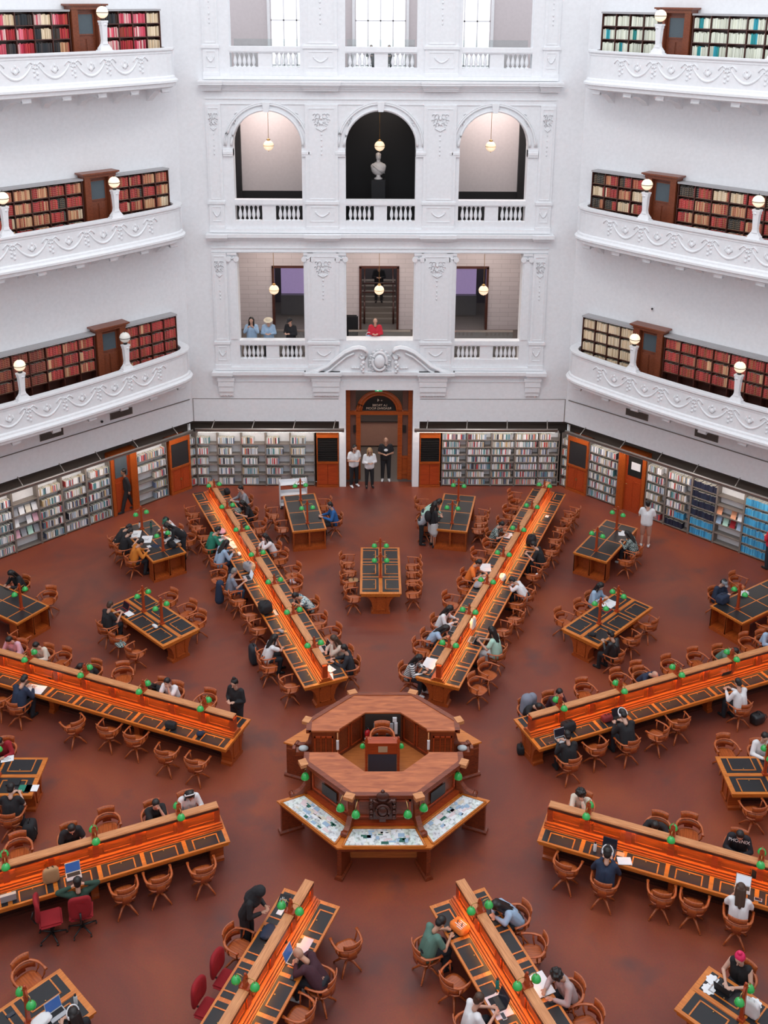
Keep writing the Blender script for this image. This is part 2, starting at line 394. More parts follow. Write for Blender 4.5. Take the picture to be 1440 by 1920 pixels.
# the broken scroll pediment over the doorway and its cartouche
pt = thing('scroll_pediment', 'white plaster scroll pediment with shield above the doorway', 'pediment', (0, A-.1, 4.8))
m = MB(FB)
for sx in (-1, 1):
    P = [(sx*x, z) for x, z in [(2.80, 4.86), (2.35, 4.93), (1.95, 5.12), (1.6, 5.42), (1.30, 5.66), (1.0, 5.80), (.78, 5.84), (.60, 5.80), (.50, 5.68), (.48, 5.52), (.56, 5.40), (.68, 5.38), (.76, 5.46), (.72, 5.55), (.65, 5.55)]]
    m.tube([(x, .18, z) for x, z in P], [.05, .06, .075, .085, .09, .09, .085, .08, .07, .065, .06, .05, .045, .04, .035], 8)
    m.tube([(x*1.0, .24, z-.03) for x, z in P[:9]], .05, 6)
    m.tube([(x*.96, .20, z-.19) for x, z in P[1:6]], .045, 6)
    m.wallpoly([(sx*2.75, 4.80), (sx*.45, 4.80), (sx*.45, 5.6), (sx*.9, 5.78), (sx*1.3, 5.62), (sx*1.7, 5.28), (sx*2.2, 4.98)], 0, .13)
m.build('scroll_moulding', WHITE2, pt)
m = MB(FB); m.box(-2.85, -1.5, 0, .38, 4.76, 4.86); m.box(1.5, 2.85, 0, .38, 4.76, 4.86); m.build('ledge', WHITE, pt)
m = MB(FB)
m.ball((0, .26, 5.30), .20, (1, .5, 1.35), 3)
m.tube([(.27*cos(a), .24, 5.30+.36*sin(a)) for a in [i*pi/12 for i in range(24)]], .055, 6, closed=True)
for k in range(14):
    a = k*2*pi/14; m.tube([(.36*cos(a)+.06*cos(t), .20, 5.28+.42*sin(a)+.06*sin(t)) for t in [j*.9 for j in range(6)]], .03, 5)
for sx in (-1, 1):
    for k in range(5): m.ball((sx*(.62+.05*(k % 2)), .26, 5.25-.09*k), .085-.006*k, (1, .8, 1.1), 1)
    for k in range(3): m.ball((sx*(.82+.10*k), .2, 5.02-.0*k), .06, (1.2, .7, .8), 1)
m.build('cartouche', WHITE2, pt)

# balustrades
BPROF = [(.045, 0), (.045, .03), (.02, .05), (.035, .09), (.055, .16), (.058, .22), (.045, .32), (.025, .42), (.022, .46), (.04, .49), (.045, .55)]
balm = {}
def balustrade(x0, x1, zb, zr, groups, label):
    t = thing('balustrade', label, 'balustrade', ((x0+x1)/2, A+.12, zb), 'white plaster balustrades of the facade')
    L = Frame((0, A, 0), (1, 0), (0, -1)); m = MB(L)
    m.box(x0, x1, -.28, -.02, zb, zb+.42); m.build('plinth', WHITE, t)
    m = MB(L); m.box(x0, x1, -.30, .03, zr-.17, zr); m.box(x0, x1, -.27, .0, zr-.21, zr-.17); m.build('rail', WHITE, t)
    z0, z1 = zb+.42, zr-.21
    ds = []; e = [x0] + [g for gg in groups for g in gg] + [x1]
    for i in range(0, len(e), 2):
        if e[i+1]-e[i] > .02: ds.append((e[i], e[i+1]))
    m = MB(L)
    for a, b in ds: m.box(a, b, -.25, -.04, z0, z1)
    if ds: m.build('pedestal', WHITE, t)
    h = z1-z0
    if h not in balm:
        q = MB(); q.lathe([(r*1.15, z/.55*h) for r, z in BPROF], n=10); q.box(-.06, .06, -.06, .06, 0, .03); q.box(-.06, .06, -.06, .06, h-.03, h)
        balm[h] = q.build('baluster', WHITE, t); balm[h].location = (0, 0, -50); first = balm[h]; me = first.data; me.transform(Matrix.Translation(Vector(t['_o']))); bpy.data.objects.remove(first); balm[h] = me
    for a, b in groups:
        n = 5; p = (b-a)/(n+1)
        for i in range(n):
            o = bpy.data.objects.new('baluster', balm[h]); COL.objects.link(o); o.parent = t
            o.location = (a+p*(i+1)-(x0+x1)/2, .03, z0-zb)
names = {0: 'left', 1: 'central', 2: 'right'}
for zb, zr, lv in ((4.88, 6.05, 'lowest gallery'), (10.2, 11.40, 'arched storey'), (15.66, 16.78, 'top storey with windows')):
    for i, (a, b) in enumerate(OP):
        if zb < 5 and i == 1: continue
        w = b-a; g = [(a+.01, a+.98), (b-.98, b-.01)] if i != 1 else [(a, a+1.02), (b-1.02, b)]
        balustrade(a, b, zb, zr, g, 'white plaster balustrade, %s opening of the %s' % (names[i], lv))

# rooms behind the facade openings
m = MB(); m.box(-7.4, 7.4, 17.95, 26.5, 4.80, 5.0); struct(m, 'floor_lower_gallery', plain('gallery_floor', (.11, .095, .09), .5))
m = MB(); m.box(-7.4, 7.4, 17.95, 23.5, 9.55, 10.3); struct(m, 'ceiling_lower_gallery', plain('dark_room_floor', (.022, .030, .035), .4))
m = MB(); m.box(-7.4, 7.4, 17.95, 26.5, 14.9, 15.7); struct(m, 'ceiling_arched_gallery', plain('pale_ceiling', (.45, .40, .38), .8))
BRICK = plain('pale_brick', (.36, .33, .35), .8)
nt = BRICK.node_tree; bt = nt.nodes.new('ShaderNodeTexBrick'); bt.inputs['Scale'].default_value = 2.2; bt.inputs['Color1'].default_value = (.58, .53, .56, 1); bt.inputs['Color2'].default_value = (.54, .49, .52, 1)
bt.inputs['Mortar'].default_value = (.34, .31, .33, 1); bt.inputs['Mortar Size'].default_value = .012; bt.inputs['Row Height'].default_value = .42; bt.inputs['Brick Width'].default_value = 1.6
tcx = nt.nodes.new('ShaderNodeTexCoord'); mpx = nt.nodes.new('ShaderNodeMapping'); mpx.inputs['Rotation'].default_value = (pi/2, 0, 0)
nt.links.new(tcx.outputs['Object'], mpx.inputs[0]); nt.links.new(mpx.outputs[0], bt.inputs['Vector']); nt.links.new(bt.outputs[0], nt.nodes['Principled BSDF'].inputs['Base Color'])
BY = 22.2
m = MB()
for a, b in ((-7.4, -4.42), (-2.3, -.78), (.78, 2.75), (4.52, 7.4)): m.box(a, b, BY, BY+.3, 5.0, 9.55)
for a, b in ((-4.42, -2.3), (-.78, .78), (2.75, 4.52)): m.box(a, b, BY, BY+.3, 7.72, 9.55)
struct(m, 'wall_lower_gallery', BRICK)
m = MB()
for a, b in ((-4.42, -2.3), (-.78, .78), (2.75, 4.52)):
    m.box(a-.05, a+.04, BY-.06, BY+.34, 5.0, 7.72); m.box(b-.04, b+.05, BY-.06, BY+.34, 5.0, 7.72); m.box(a-.05, b+.05, BY-.06, BY+.34, 7.66, 7.76)
struct(m, 'trim_16', W_DARK)
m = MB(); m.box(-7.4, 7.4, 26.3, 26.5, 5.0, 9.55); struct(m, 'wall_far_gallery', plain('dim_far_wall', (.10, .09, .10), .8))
m = MB(); m.box(-7.4, -7.2, 17.95, 26.5, 5.0, 9.55); m.box(7.2, 7.4, 17.95, 26.5, 5.0, 9.55); struct(m, 'wall_gallery_ends', BRICK)
# lilac lit cases seen through the side doorways
for x0, x1, lb in ((-4.3, -2.4, 'left'), (2.5, 4.3, 'right')):
    t = thing('display_case', 'lilac lit exhibition case beyond the %s gallery doorway' % lb, 'display case', ((x0+x1)/2, 24.6, 5.0), 'lilac lit cases')
    m = MB(); m.box(x0, x1, 24.3, 25.0, 5.0, 5.9); m.build('cabinet_base', plain('case_grey', (.12, .12, .13), .4), t)
    m = MB(); m.box(x0, x1, 24.6, 24.9, 5.9, 7.5); m.build('lit_panel', plain('lilac_panel', (.45, .35, .6), .5, emit=(.45, .33, .62), es=.35), t)
# staircase with red handrail in the central doorway
t = thing('staircase', 'dark staircase with reddish handrails beyond the central gallery doorway', 'staircase', (0, 24.2, 5.0))
m = MB()
for k in range(8): m.box(-.75, .75, 23.1+k*.28, 23.4+k*.28, 5.0, 5.17+k*.17)
m.build('steps', GREY, t)
for sx in (-1, 1):
    m = MB(); m.tube([(sx*.62, 23.0, 5.0), (sx*.62, 23.0, 6.0)], .04); m.tube([(sx*.62, 23.0, 6.0), (sx*.62, 25.2, 7.2)], .035); m.build('handrail', W_DARK, t)
m = MB(); m.tube([(-.7, 23.2, 6.35), (.7, 23.2, 6.35)], .035); m.tube([(-.7, 23.2, 6.75), (.7, 23.2, 6.75)], .035); m.build('crossrail', W_DARK, t)
# glass screens standing behind the balustrades
GLS = plain('clear_screen', (.75, .8, .8), .05); GLS.node_tree.nodes['Principled BSDF'].inputs['Transmission Weight'].default_value = .95
# arched storey
WG = plain('room_wall_pale', (.74, .70, .71), .8); BLK = plain('black_wall', (.010, .010, .012), .7)
m = MB(); m.box(-7.4, -2.4, 21.0, 21.2, 11.1, 14.9); m.box(2.4, 7.4, 21.0, 21.2, 11.1, 14.9); struct(m, 'wall_arched_gallery', WG)
m = MB(); m.box(-7.4, -2.4, 20.95, 21.2, 10.3, 11.1); m.box(2.4, 7.4, 20.95, 21.2, 10.3, 11.1); m.box(-5.95, -5.42, 20.8, 21.2, 10.3, 14.9); m.box(5.42, 5.95, 20.8, 21.2, 10.3, 14.9); struct(m, 'baseboard_arched_gallery', plain('charcoal_board', (.02, .02, .022), .5))
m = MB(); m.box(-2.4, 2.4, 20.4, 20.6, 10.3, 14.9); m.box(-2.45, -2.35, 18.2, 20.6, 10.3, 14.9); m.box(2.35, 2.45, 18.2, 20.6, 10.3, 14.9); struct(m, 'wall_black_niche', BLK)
m = MB(); m.box(-7.5, -7.2, 17.95, 21.2, 10.3, 14.9); m.box(7.2, 7.5, 17.95, 21.2, 10.3, 14.9); struct(m, 'wall_arched_ends', WG)
for i, (a, b) in enumerate(OP):
    t = thing('display_table', 'dark glass topped case behind the %s arch balustrade' % names[i], 'display case', ((a+b)/2, 18.9, 10.34), 'dark cases behind the arches')
    m = MB(); m.box(a+.1, b-.1, 18.6, 19.3, 10.34, 11.0); m.build('case_body', plain('charcoal_board', (.02, .02, .022), .5), t)
    m = MB(); m.box(a+.1, b-.1, 18.55, 19.35, 11.0, 11.05); m.build('case_top', plain('smoked_glass', (.05, .08, .09), .08), t)
    t = thing('glass_screen', 'low clear glass screen behind the %s opening of lowest gallery' % names[i], 'screen', ((a+b)/2, 18.9, 5.0), 'low glass screens')
    m = MB(); m.box(a+.05, b-.05, 18.9, 18.92, 5.0, 5.95); m.build('pane', GLS, t)
    m = MB(); m.box(a+.05, b-.05, 18.87, 18.95, 5.93, 5.99); m.build('handrail', STEEL, t)
# marble bust
t = thing('marble_bust', 'white marble bust of a draped man on black plinth', 'bust', (-.07, 19.3, 10.3)); MARB = plain('marble', (.62, .58, .57), .4)
m = MB(); m.box(-.33, .19, 19.05, 19.55, 10.3, 11.86); m.build('plinth', BLK, t)
m = MB(); c = (-.07, 19.3)
m.lathe([(.16, 0), (.16, .04), (.10, .07), (.07, .12), (.09, .17)], (c[0], c[1], 11.86))
m.ball((c[0], c[1], 12.26), .28, (1.0, .62, .95), 3); m.ball((c[0]-.17, c[1], 12.33), .13, (1, .8, 1), 2); m.ball((c[0]+.17, c[1], 12.33), .13, (1, .8, 1), 2)
m.capsule((c[0], c[1], 12.42), (c[0], c[1]-.01, 12.60), .085, .07)
m.ball((c[0], c[1]-.02, 12.70), .115, (.86, 1, 1.2), 3); m.ball((c[0], c[1]-.13, 12.68), .022, (1, 1.3, 1.6), 1); m.ball((c[0], c[1]+.02, 12.76), .112, (.98, 1, .95), 2)
for k in range(5): m.tube([(c[0]-.22+.05*k, c[1]-.16, 12.42-.02*k), (c[0]+.02+.04*k, c[1]-.20, 12.22), (c[0]+.16+.02*k, c[1]-.14, 12.10)], .016, 5)
m.build('figure', MARB, t)
# top storey: pale partitions and tall windows
PALE = plain('upper_wall', (.56, .50, .51), .8)
m = MB()
for a, b in ((-7.4, -4.15), (-2.2, -.95), (.95, 2.2), (4.15, 7.4)): m.box(a, b, 21.0, 21.2, 15.7, TOPZ)
struct(m, 'wall_top_gallery', PALE)
for i, (a, b) in enumerate(((-4.15, -2.2), (-.95, .95), (2.2, 4.15))):
    w = thing('window_%d' % (i+1), None, None, ((a+b)/2, 21.1, 15.7), kind='structure')
    m = MB(); n = 4
    for k in range(n+1):
        x = a+(b-a)*k/n; m.box(x-.025, x+.025, 21.05, 21.13, 15.9, TOPZ)
    for z in (15.9, 17.55, 19.2): m.box(a, b, 21.05, 21.13, z, z+.05)
    for x in (a-.12, b+.02): m.box(x, x+.10, 20.9, 21.0, 15.7, TOPZ)
    m.build('window_frame', plain('window_white', (.75, .74, .76), .5), w)
    m = MB(); m.box(a, b, 21.14, 21.16, 15.7, TOPZ); m.build('pane', plain('daylit_pane', (.9, .9, .92), .4, emit=(.95, .97, 1.0), es=1.0), w)
    t = thing('glass_screen', 'clear glass screen behind the %s top storey balustrade' % names[i], 'screen', ((a+b)/2, 18.2, 15.7), 'upper glass screens')
    m = MB(); m.box(OP[i][0]+.05, OP[i][1]-.05, 18.3, 18.315, 15.7, 17.0); m.build('pane', GLS, t)
# unseen fill lights added to brighten the gallery rooms and hall
def room_light(x, y, z, sx, sy, w, col=(1, .86, .74)):
    l = bpy.data.lights.new('fill_light', 'AREA'); l.shape = 'RECTANGLE'; l.size = sx; l.size_y = sy; l.energy = w; l.color = col
    o = bpy.data.objects.new('fill_light', l); COL.objects.link(o); o.location = (x, y, z)
for x in (-4.3, 4.3): room_light(x, 19.6, 14.8, 2.2, 1.6, 85, (1, .84, .78))
room_light(0, 19.3, 14.8, 1.5, 1.0, 25)
for x in (-4.3, 0, 4.3): room_light(x, 20.2, 9.5, 2.2, 1.6, 95)
room_light(0, 25.0, 9.5, 2.2, .8, 30); room_light(0, 20.3, 4.4, 1.6, 3, 110)
# hanging globe lamps in the six openings
def globe(mb, c, r):
    mb.ball(c, r, n=3)
for zc, Y, up, lv in ((13.16, 18.9, 15.0, 'arched opening'), (7.62, 18.9, 9.55, 'square opening below the arches')):
    for i, x in enumerate((-4.15, -.03, 4.10)):
        if zc < 8: x = (-4.08, -.02, 4.02)[i]
        t = thing('pendant_lamp', 'glowing globe pendant in the %s %s' % (names[i], lv), 'lamp', (x, Y, zc), 'globe pendants of the facade')
        m = MB(); globe(m, (x, Y, zc), .19); m.build('globe', GLOBE, t)
        m = MB(); m.tube([(x+.193*cos(a), Y+.193*sin(a), zc) for a in [k*pi/12 for k in range(24)]], .010, 5, closed=True); m.lathe([(.03, 0), (.07, .03), (.07, .06), (.02, .08)], (x, Y, zc+.17), 10); m.lathe([(.005, 0), (.02, .03)], (x, Y, zc-.23), 8); m.build('ring', BRASS, t)
        m = MB(); m.tube([(x, Y, zc+.24), (x, Y, up)], .010, 6); m.build('rod', BRASS, t)

# ---------------------------------------------------------------- doorway of the reading room
t = thing('door_1', None, None, (0, 18.3, 0), kind='structure')
Y0 = 18.1
m = MB()
m.box(-1.30, -1.14, Y0-.1, Y0+.12, 0, 4.06); m.box(1.14, 1.30, Y0-.1, Y0+.12, 0, 4.06); m.box(-1.14, 1.14, Y0-.08, Y0+.14, 2.78, 2.93)
for sx in (-1, 1):
    m.box(sx*.82-.09, sx*.82+.09, Y0-.06, Y0+.12, 0, 2.80)
    m.box(min(sx*.9, sx*1.2), max(sx*.9, sx*1.2), Y0, Y0+.1, 0, .95); m.box(min(sx*.9, sx*1.2), max(sx*.9, sx*1.2), Y0-.04, Y0+.1, .92, 1.0); m.box(min(sx*.9, sx*1.2), max(sx*.9, sx*1.2), Y0-.04, Y0+.1, .22, .28)
m.build('door_frame', W_PANEL, t)
m = MB()
for r, w, o in ((.80, .10, 0), (.70, .04, -.05), (.88, .035, -.05)): m.tube([(r*cos(pi*i/24), Y0+o, 2.93+r*.98*sin(pi*i/24)) for i in range(25)], w, 8)
m.build('fanlight_arch', W_PANEL, t)
m = MB(); m.wallpoly([(.74*cos(pi*i/20), 2.93+.72*sin(pi*i/20)) for i in range(21)], 0, .02)
for v in m.bm.verts: v.co.y += Y0
m.build('fanlight_glass', plain('dark_glass', (.02, .022, .022), .08), t)
def textobj(s, size, loc, rot, mat, parent, ext=.002, mirror=False, name='lettering'):
    cu = bpy.data.curves.new(name, 'FONT'); cu.body = s; cu.size = size; cu.align_x = 'CENTER'; cu.align_y = 'CENTER'; cu.extrude = ext
    tmp = bpy.data.objects.new('tmp', cu); COL.objects.link(tmp)
    dg = bpy.context.evaluated_depsgraph_get(); me = bpy.data.meshes.new_from_object(tmp.evaluated_get(dg)); bpy.data.objects.remove(tmp)
    me.materials.clear(); me.materials.append(mat)
    M = Matrix.LocRotScale(Vector(loc), rot, Vector((-1 if mirror else 1, 1, 1)))
    me.transform(M)
    if mirror: me.flip_normals()
    o = bpy.data.objects.new(name, me); COL.objects.link(o); o.parent = parent
    return o
from mathutils import Euler
LET = plain('gilt_letter', (.65, .50, .38), .5)
RX = Euler((pi/2, 0, 0)).to_quaternion()
def dl(s, size, x, z): return textobj(s, size, (x, -.24, z), RX, LET, t, mirror=True)
dl('LA TROBE', .13, .02, 3.17); dl('READING ROOM', .13, -.02, 3.04); dl('4', .17, -.04, 3.38); dl('\u2192', .1, .1, 3.37)
m = MB()
for sx in (-1, 1): m.box(min(sx*.92, sx*1.14), max(sx*.92, sx*1.14), Y0+.05, Y0+.06, 1.0, 4.06)
m.box(-.72, .72, Y0+.05, Y0+.06, 3.75, 4.06)
SG = plain('side_glass', (.18, .09, .07), .1); m.build('side_glass', SG, t)
m = MB(); m.box(-1.02, -.90, Y0-.02, Y0+.04, 2.0, 2.3); m.box(.92, 1.06, Y0-.02, Y0+.04, 2.0, 2.3); m.build('speaker_panel', DMETAL, t)
# exit sign
t = thing('exit_sign', 'green exit sign with white running figure above the doorway', 'exit sign', (-.03, 17.6, 3.96))
m = MB(); m.box(-.17, .11, 17.58, 17.64, 3.93, 4.06); m.build('housing', plain('exit_green', (.0, .35, .12), .4, emit=(0, .6, .2), es=.5), t)
m = MB(); m.ball((-.05, 17.575, 4.03), .018, (1, .3, 1), 1)
for a, b in (((-.05, 4.01), (-.06, 3.98)), ((-.06, 3.98), (-.10, 3.95)), ((-.06, 3.98), (-.03, 3.95)), ((-.05, 4.0), (-.02, 3.99)), ((.02, 4.0), (.08, 4.0)), ((.08, 4.0), (.06, 4.02)), ((.08, 4.0), (.06, 3.98))): m.tube([(a[0], 17.575, a[1]), (b[0], 17.575, b[1])], .008, 5)
m.build('running_figure', plain('exit_white', (.9, .95, .9), .4, emit=(.9, 1, .9), es=.8), t)
# hall behind
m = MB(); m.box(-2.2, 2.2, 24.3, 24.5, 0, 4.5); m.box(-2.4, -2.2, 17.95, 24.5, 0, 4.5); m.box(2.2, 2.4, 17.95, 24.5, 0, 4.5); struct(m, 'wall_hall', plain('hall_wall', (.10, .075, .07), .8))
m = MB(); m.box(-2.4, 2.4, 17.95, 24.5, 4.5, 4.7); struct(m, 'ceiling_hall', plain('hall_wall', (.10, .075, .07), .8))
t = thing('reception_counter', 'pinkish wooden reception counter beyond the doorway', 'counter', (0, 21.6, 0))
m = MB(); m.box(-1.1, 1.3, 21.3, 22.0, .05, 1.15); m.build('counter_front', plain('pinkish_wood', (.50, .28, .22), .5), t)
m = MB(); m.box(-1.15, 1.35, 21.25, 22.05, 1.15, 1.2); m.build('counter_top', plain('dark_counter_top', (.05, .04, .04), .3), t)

# ---------------------------------------------------------------- side walls: balconies, shelves, books
WALLS = [(FL, 'left'), (FR, 'right')]
RAILS = [(6.08, 7.31, 'lowest'), (11.43, 12.66, 'middle'), (16.78, 18.02, 'top')]
def bow(s): return 1.60 - .0125*s*s
PATH = [(-7.0+.5*i, bow(-7.0+.5*i)) for i in range(26)] + [(5.8, bow(5.8)), (6.15, 1.10), (6.42, .98), (6.64, .76), (6.76, .48), (6.80, .2), (6.80, 0)]
def sweep(mb, prof, closed=True):
    n = len(PATH); rings = []
    for i, (t, o) in enumerate(PATH):
        a = PATH[max(i-1, 0)]; b = PATH[min(i+1, n-1)]
        dx, dy = b[0]-a[0], b[1]-a[1]; L = sqrt(dx*dx+dy*dy); nx, ny = -dy/L, dx/L
        rings.append([mb.v(t+nx*d, o+ny*d, z) for d, z in prof])
    k = len(prof)
    for Rg, Q in zip(rings, rings[1:]):
        for j in range(k if closed else k-1): mb.f([Rg[j], Rg[(j+1) % k], Q[(j+1) % k], Q[j]])
    mb.f(rings[0]); mb.f(rings[-1][::-1])
def onface(s, d=0):
    for (a, oa), (b, ob) in zip(PATH, PATH[1:]):
        if a <= s <= b and b > a: return oa+(ob-oa)*(s-a)/(b-a)+d
    return .9+d
for fr, side in WALLS:
    for zr, zt, lv in RAILS:
        t = thing('balcony', '%s white plaster balcony with garland frieze on the %s wall' % (lv, side), 'balcony', tuple(fr(0, 0, zr-1.3)), 'white gallery balconies')
        m = MB(fr)
        sweep(m, [(-.26, zr), (.05, zr), (.05, zr-.06), (.0, zr-.11), (0, zr-.16), (-.02, zr-.17), (-.02, zr-.90), (.03, zr-.94), (.04, zr-1.0), (-.20, zr-1.02), (-.20, zr-.06), (-.26, zr-.06)])
        m.build('parapet', WHITE, t)
        m = MB(fr)
        sweep(m, [(-.25, zr-1.0), (.05, zr-1.0), (.13, zr-1.05), (.13, zr-1.12), (.06, zr-1.15), (.04, zr-1.26), (-.05, zr-1.30), (-.25, zr-1.30)])
        m.build('moulding', WHITE, t)
        m = MB(fr); m.prism([(s_, o-.2) for s_, o in PATH[:-2]] + [(6.6, 0), (-7.0, 0)], zr-1.28, zr-1.02); m.build('slab', WHITE, t)
        g = MB(fr)
        for k in range(-5, 6):
            c = -.2+1.3*k
            if not (-2.7 < c < 6.2): continue
            zf = zr-.26
            for j in range(7):      # ribbon knot and fruit drop
                a = j*2*pi/7; g.ball((c+.09*cos(a), onface(c, -.01), zf-.10+.07*sin(a)), .045, (1, .6, 1), 1)
            for j in range(4): g.ball((c+(.05 if j % 2 else -.05), onface(c, -.01), zf-.25-.07*j), .055, (1, .6, 1), 1)
            for sx in (-1, 1): g.tube([(c+sx*x, onface(c+sx*x, -.01), zf-z) for x, z in ((.06, .05), (.16, -.02), (.24, .03), (.30, .12))], .022, 5)
            if c+1.3 < 6.3:
                P = [(c+.12+1.06*i/14, 0, zf-.08-.40*sin(pi*i/14)**.8) for i in range(15)]
                g.tube([(x, onface(x, -.022), z) for x, _, z in P], [.020+.024*sin(pi*i/14) for i in range(15)], 6)
                cc = c+.65
                g.lathe([(.03, 0), (.07, .05), (.05, .12), (.02, .18)], (cc, onface(cc, -.03), zf-.34), 8); g.ball((cc, onface(cc, -.01), zf-.10), .04, (1, .6, 1.4), 1)
                for sx in (-1, 1): g.tube([(cc+sx*.05, onface(cc, -.01), zf-.30), (cc+sx*.13, onface(cc, -.01), zf-.22), (cc+sx*.10, onface(cc, -.01), zf-.12)], .018, 5)
        g.build('garland_frieze', WHITE2, t)
        for k, s_ in enumerate((-2.1, -.65, .78, 2.16, 3.47, 4.76, 6.1)):
            m = MB(fr); o = onface(s_)-.12
            m.sidepoly([(0, zr-1.80), (.25, zr-1.62), (o-.4, zr-1.40), (o-.38, zr-1.28), (0, zr-1.28)], s_-.12, s_+.12)
            m.box(s_-.15, s_+.15, o-.42, o, zr-1.43, zr-1.28); m.tube([(s_-.15, o-.04, zr-1.42), (s_+.15, o-.04, zr-1.42)], .05, 8)
            m.build('bracket', WHITE2, t)
        # lamp standards on the parapet
        for s_ in (3.67, -.30):
            lb = 'globe lamp on white pillar, %s %s balcony, %s' % (lv, side, 'by the gallery door' if s_ > 0 else 'farther from the facade')
            o = onface(s_)-.11
            L = thing('globe_lamp', lb, 'lamp', tuple(fr(s_, o, zr)), 'globe lamps on the balcony parapets')
            m = MB(fr)
            m.box(s_-.24, s_+.24, o-.12, o+.12, zr, zr+.03)
            m.sidepoly([(o-.11, zr+.02), (o+.11, zr+.02), (o+.09, zr+.10), (o-.09, zr+.10)], s_-.20, s_+.20)
            m.box(s_-.20, s_+.20, o-.09, o+.09, zr+.08, zr+.22, tap=.45)
            m.box(s_-.10, s_+.10, o-.08, o+.08, zr+.20, zr+.34, tap=.25)
            m.box(s_-.075, s_+.075, o-.07, o+.07, zr+.30, zr+.78, tap=-.25)
            m.box(s_-.11, s_+.11, o-.09, o+.09, zr+.78, zr+.86); m.ball((s_, o+.06, zr+.80), .07, (1.3, .6, .8), 1); m.box(s_-.13, s_+.13, o-.10, o+.10, zr+.86, zr+.92)
            m.build('pillar', WHITE2, L)
            m = MB(fr); c = (s_, o, zr+1.17); m.ball(c, .185, n=3); m.build('globe', GLOBE if not (side == 'left' and lv == 'lowest' and s_ > 0) else plain('globe_unlit', (.78, .76, .70), .2, emit=(.8, .8, .75), es=.12), L)
            m = MB(fr); m.tube([(s_+.188*cos(a), o+.188*sin(a), zr+1.16) for a in [k*pi/12 for k in range(24)]], .011, 5, closed=True); m.lathe([(.05, 0), (.08, .03), (.05, .06)], (s_, o, zr+.92), 10); m.lathe([(.02, 0), (.004, .07)], (s_, o, zr+1.35), 6); m.build('metal_band', DMETAL, L)

# ---- books
def mix(c, v): return tuple(max(0, min(1, k*v)) for k in c)
P_RED = [(.44, .02, .035), (.52, .035, .04), (.34, .02, .03), (.56, .05, .05), (.36, .08, .035)]
P_DRED = [(.20, .02, .02), (.24, .045, .025), (.26, .03, .025), (.30, .07, .035), (.18, .03, .025)]
P_TAN = [(.66, .32, .17), (.74, .44, .24), (.58, .22, .12), (.50, .16, .08), (.44, .06, .05)]
P_CREAM = [(.78, .62, .43), (.84, .68, .49), (.74, .56, .36)]
P_SERIES = [(.78, .80, .66), (.82, .84, .72), (.74, .76, .64)]
P_DARK = [(.02, .025, .03), (.03, .03, .035), (.05, .03, .02), (.06, .05, .05)]
P_PINK = [(.74, .10, .15), (.80, .18, .24), (.58, .04, .08), (.82, .54, .50)]
P_LIB = [(.80, .81, .84), (.84, .84, .85), (.16, .20, .32), (.56, .07, .07), (.82, .83, .86), (.10, .28, .30), (.55, .40, .22), (.05, .05, .07), (.30, .40, .50), (.66, .62, .52), (.40, .42, .46), (.75, .75, .76)]
P_BLUE = [(.05, .30, .56), (.06, .36, .64), (.09, .42, .68)]
P_NAVY = [(.012, .018, .045), (.018, .022, .05), (.02, .03, .06)]
P_TEAL = [(.02, .30, .32), (.03, .38, .48), (.02, .22, .18)]
bk = bmesh.new(); uvl = bk.loops.layers.uv.new('UVMap'); cll = bk.loops.layers.float_color.new('col')
def book_geo(fr, t0, t1, o0, o1, z0, z1, col, band, lean=0):
    vs = []
    for z in (z0, z1):
        dt = lean*(z-z0)
        for t, o in ((t0, o0), (t1, o0), (t1, o1), (t0, o1)): vs.append(bk.verts.new(fr(t+dt, o, z)))
    for q, kind in (((2, 3, 7, 6), 1), ((0, 3, 7, 4), 0), ((1, 2, 6, 5), 0), ((4, 5, 6, 7), 2)):
        f = bk.faces.new([vs[i] for i in q])
        for l, vi in zip(f.loops, q):
            l[cll] = (*((.62, .58, .48) if kind == 2 else col), 1)
            l[uvl].uv = ((band if kind == 1 else 0), (0 if vi < 4 else 1) * (1 if band == 1 else .19))
bkm = {}
BOOKN = 0
def single_book(fr, t0, t1, o0, o1, z0, z1, col, band, label, group, lean=0):
    global BOOKN
    w, d, h = round(t1-t0, 3), round(abs(o1-o0), 3), round(z1-z0, 3); ky = (w, h, d, band)
    if ky not in bkm:
        b = bmesh.new(); ul = b.loops.layers.uv.new('UVMap')
        vs = [b.verts.new((x, y, z)) for z in (0, h) for x, y in ((-w/2, -d/2), (w/2, -d/2), (w/2, d/2), (-w/2, d/2))]
        for q, kd in (((2, 3, 7, 6), 1), ((0, 3, 7, 4), 0), ((1, 2, 6, 5), 0), ((4, 5, 6, 7), 2), ((0, 1, 2, 3), 0), ((0, 1, 5, 4), 2)):
            f = b.faces.new([vs[i] for i in q]); f.material_index = 1 if kd == 2 else 0
            for l, vi in zip(f.loops, q): l[ul].uv = ((band if kd == 1 else 0), (0 if vi < 4 else 1) * (1 if band == 1 else .19))
        bmesh.ops.recalc_face_normals(b, faces=b.faces[:])
        me = bpy.data.meshes.new('book'); b.to_mesh(me); b.free(); me.materials.append(BOOKO); me.materials.append(PAGES); bkm[ky] = me
    o = bpy.data.objects.new('book', bkm[ky]); COL.objects.link(o)
    o.location = fr((t0+t1)/2, (o0+o1)/2, z0)
    o.rotation_euler = (0, 0, math.atan2(fr.ex.y, fr.ex.x) + (0 if fr.ex.cross(fr.ey).z > 0 else pi))
    if fr.ex.cross(fr.ey).z < 0: pass
    o.color = (*col, 1); o['label'] = label; o['category'] = 'book'; o['group'] = group
    BOOKN += 1
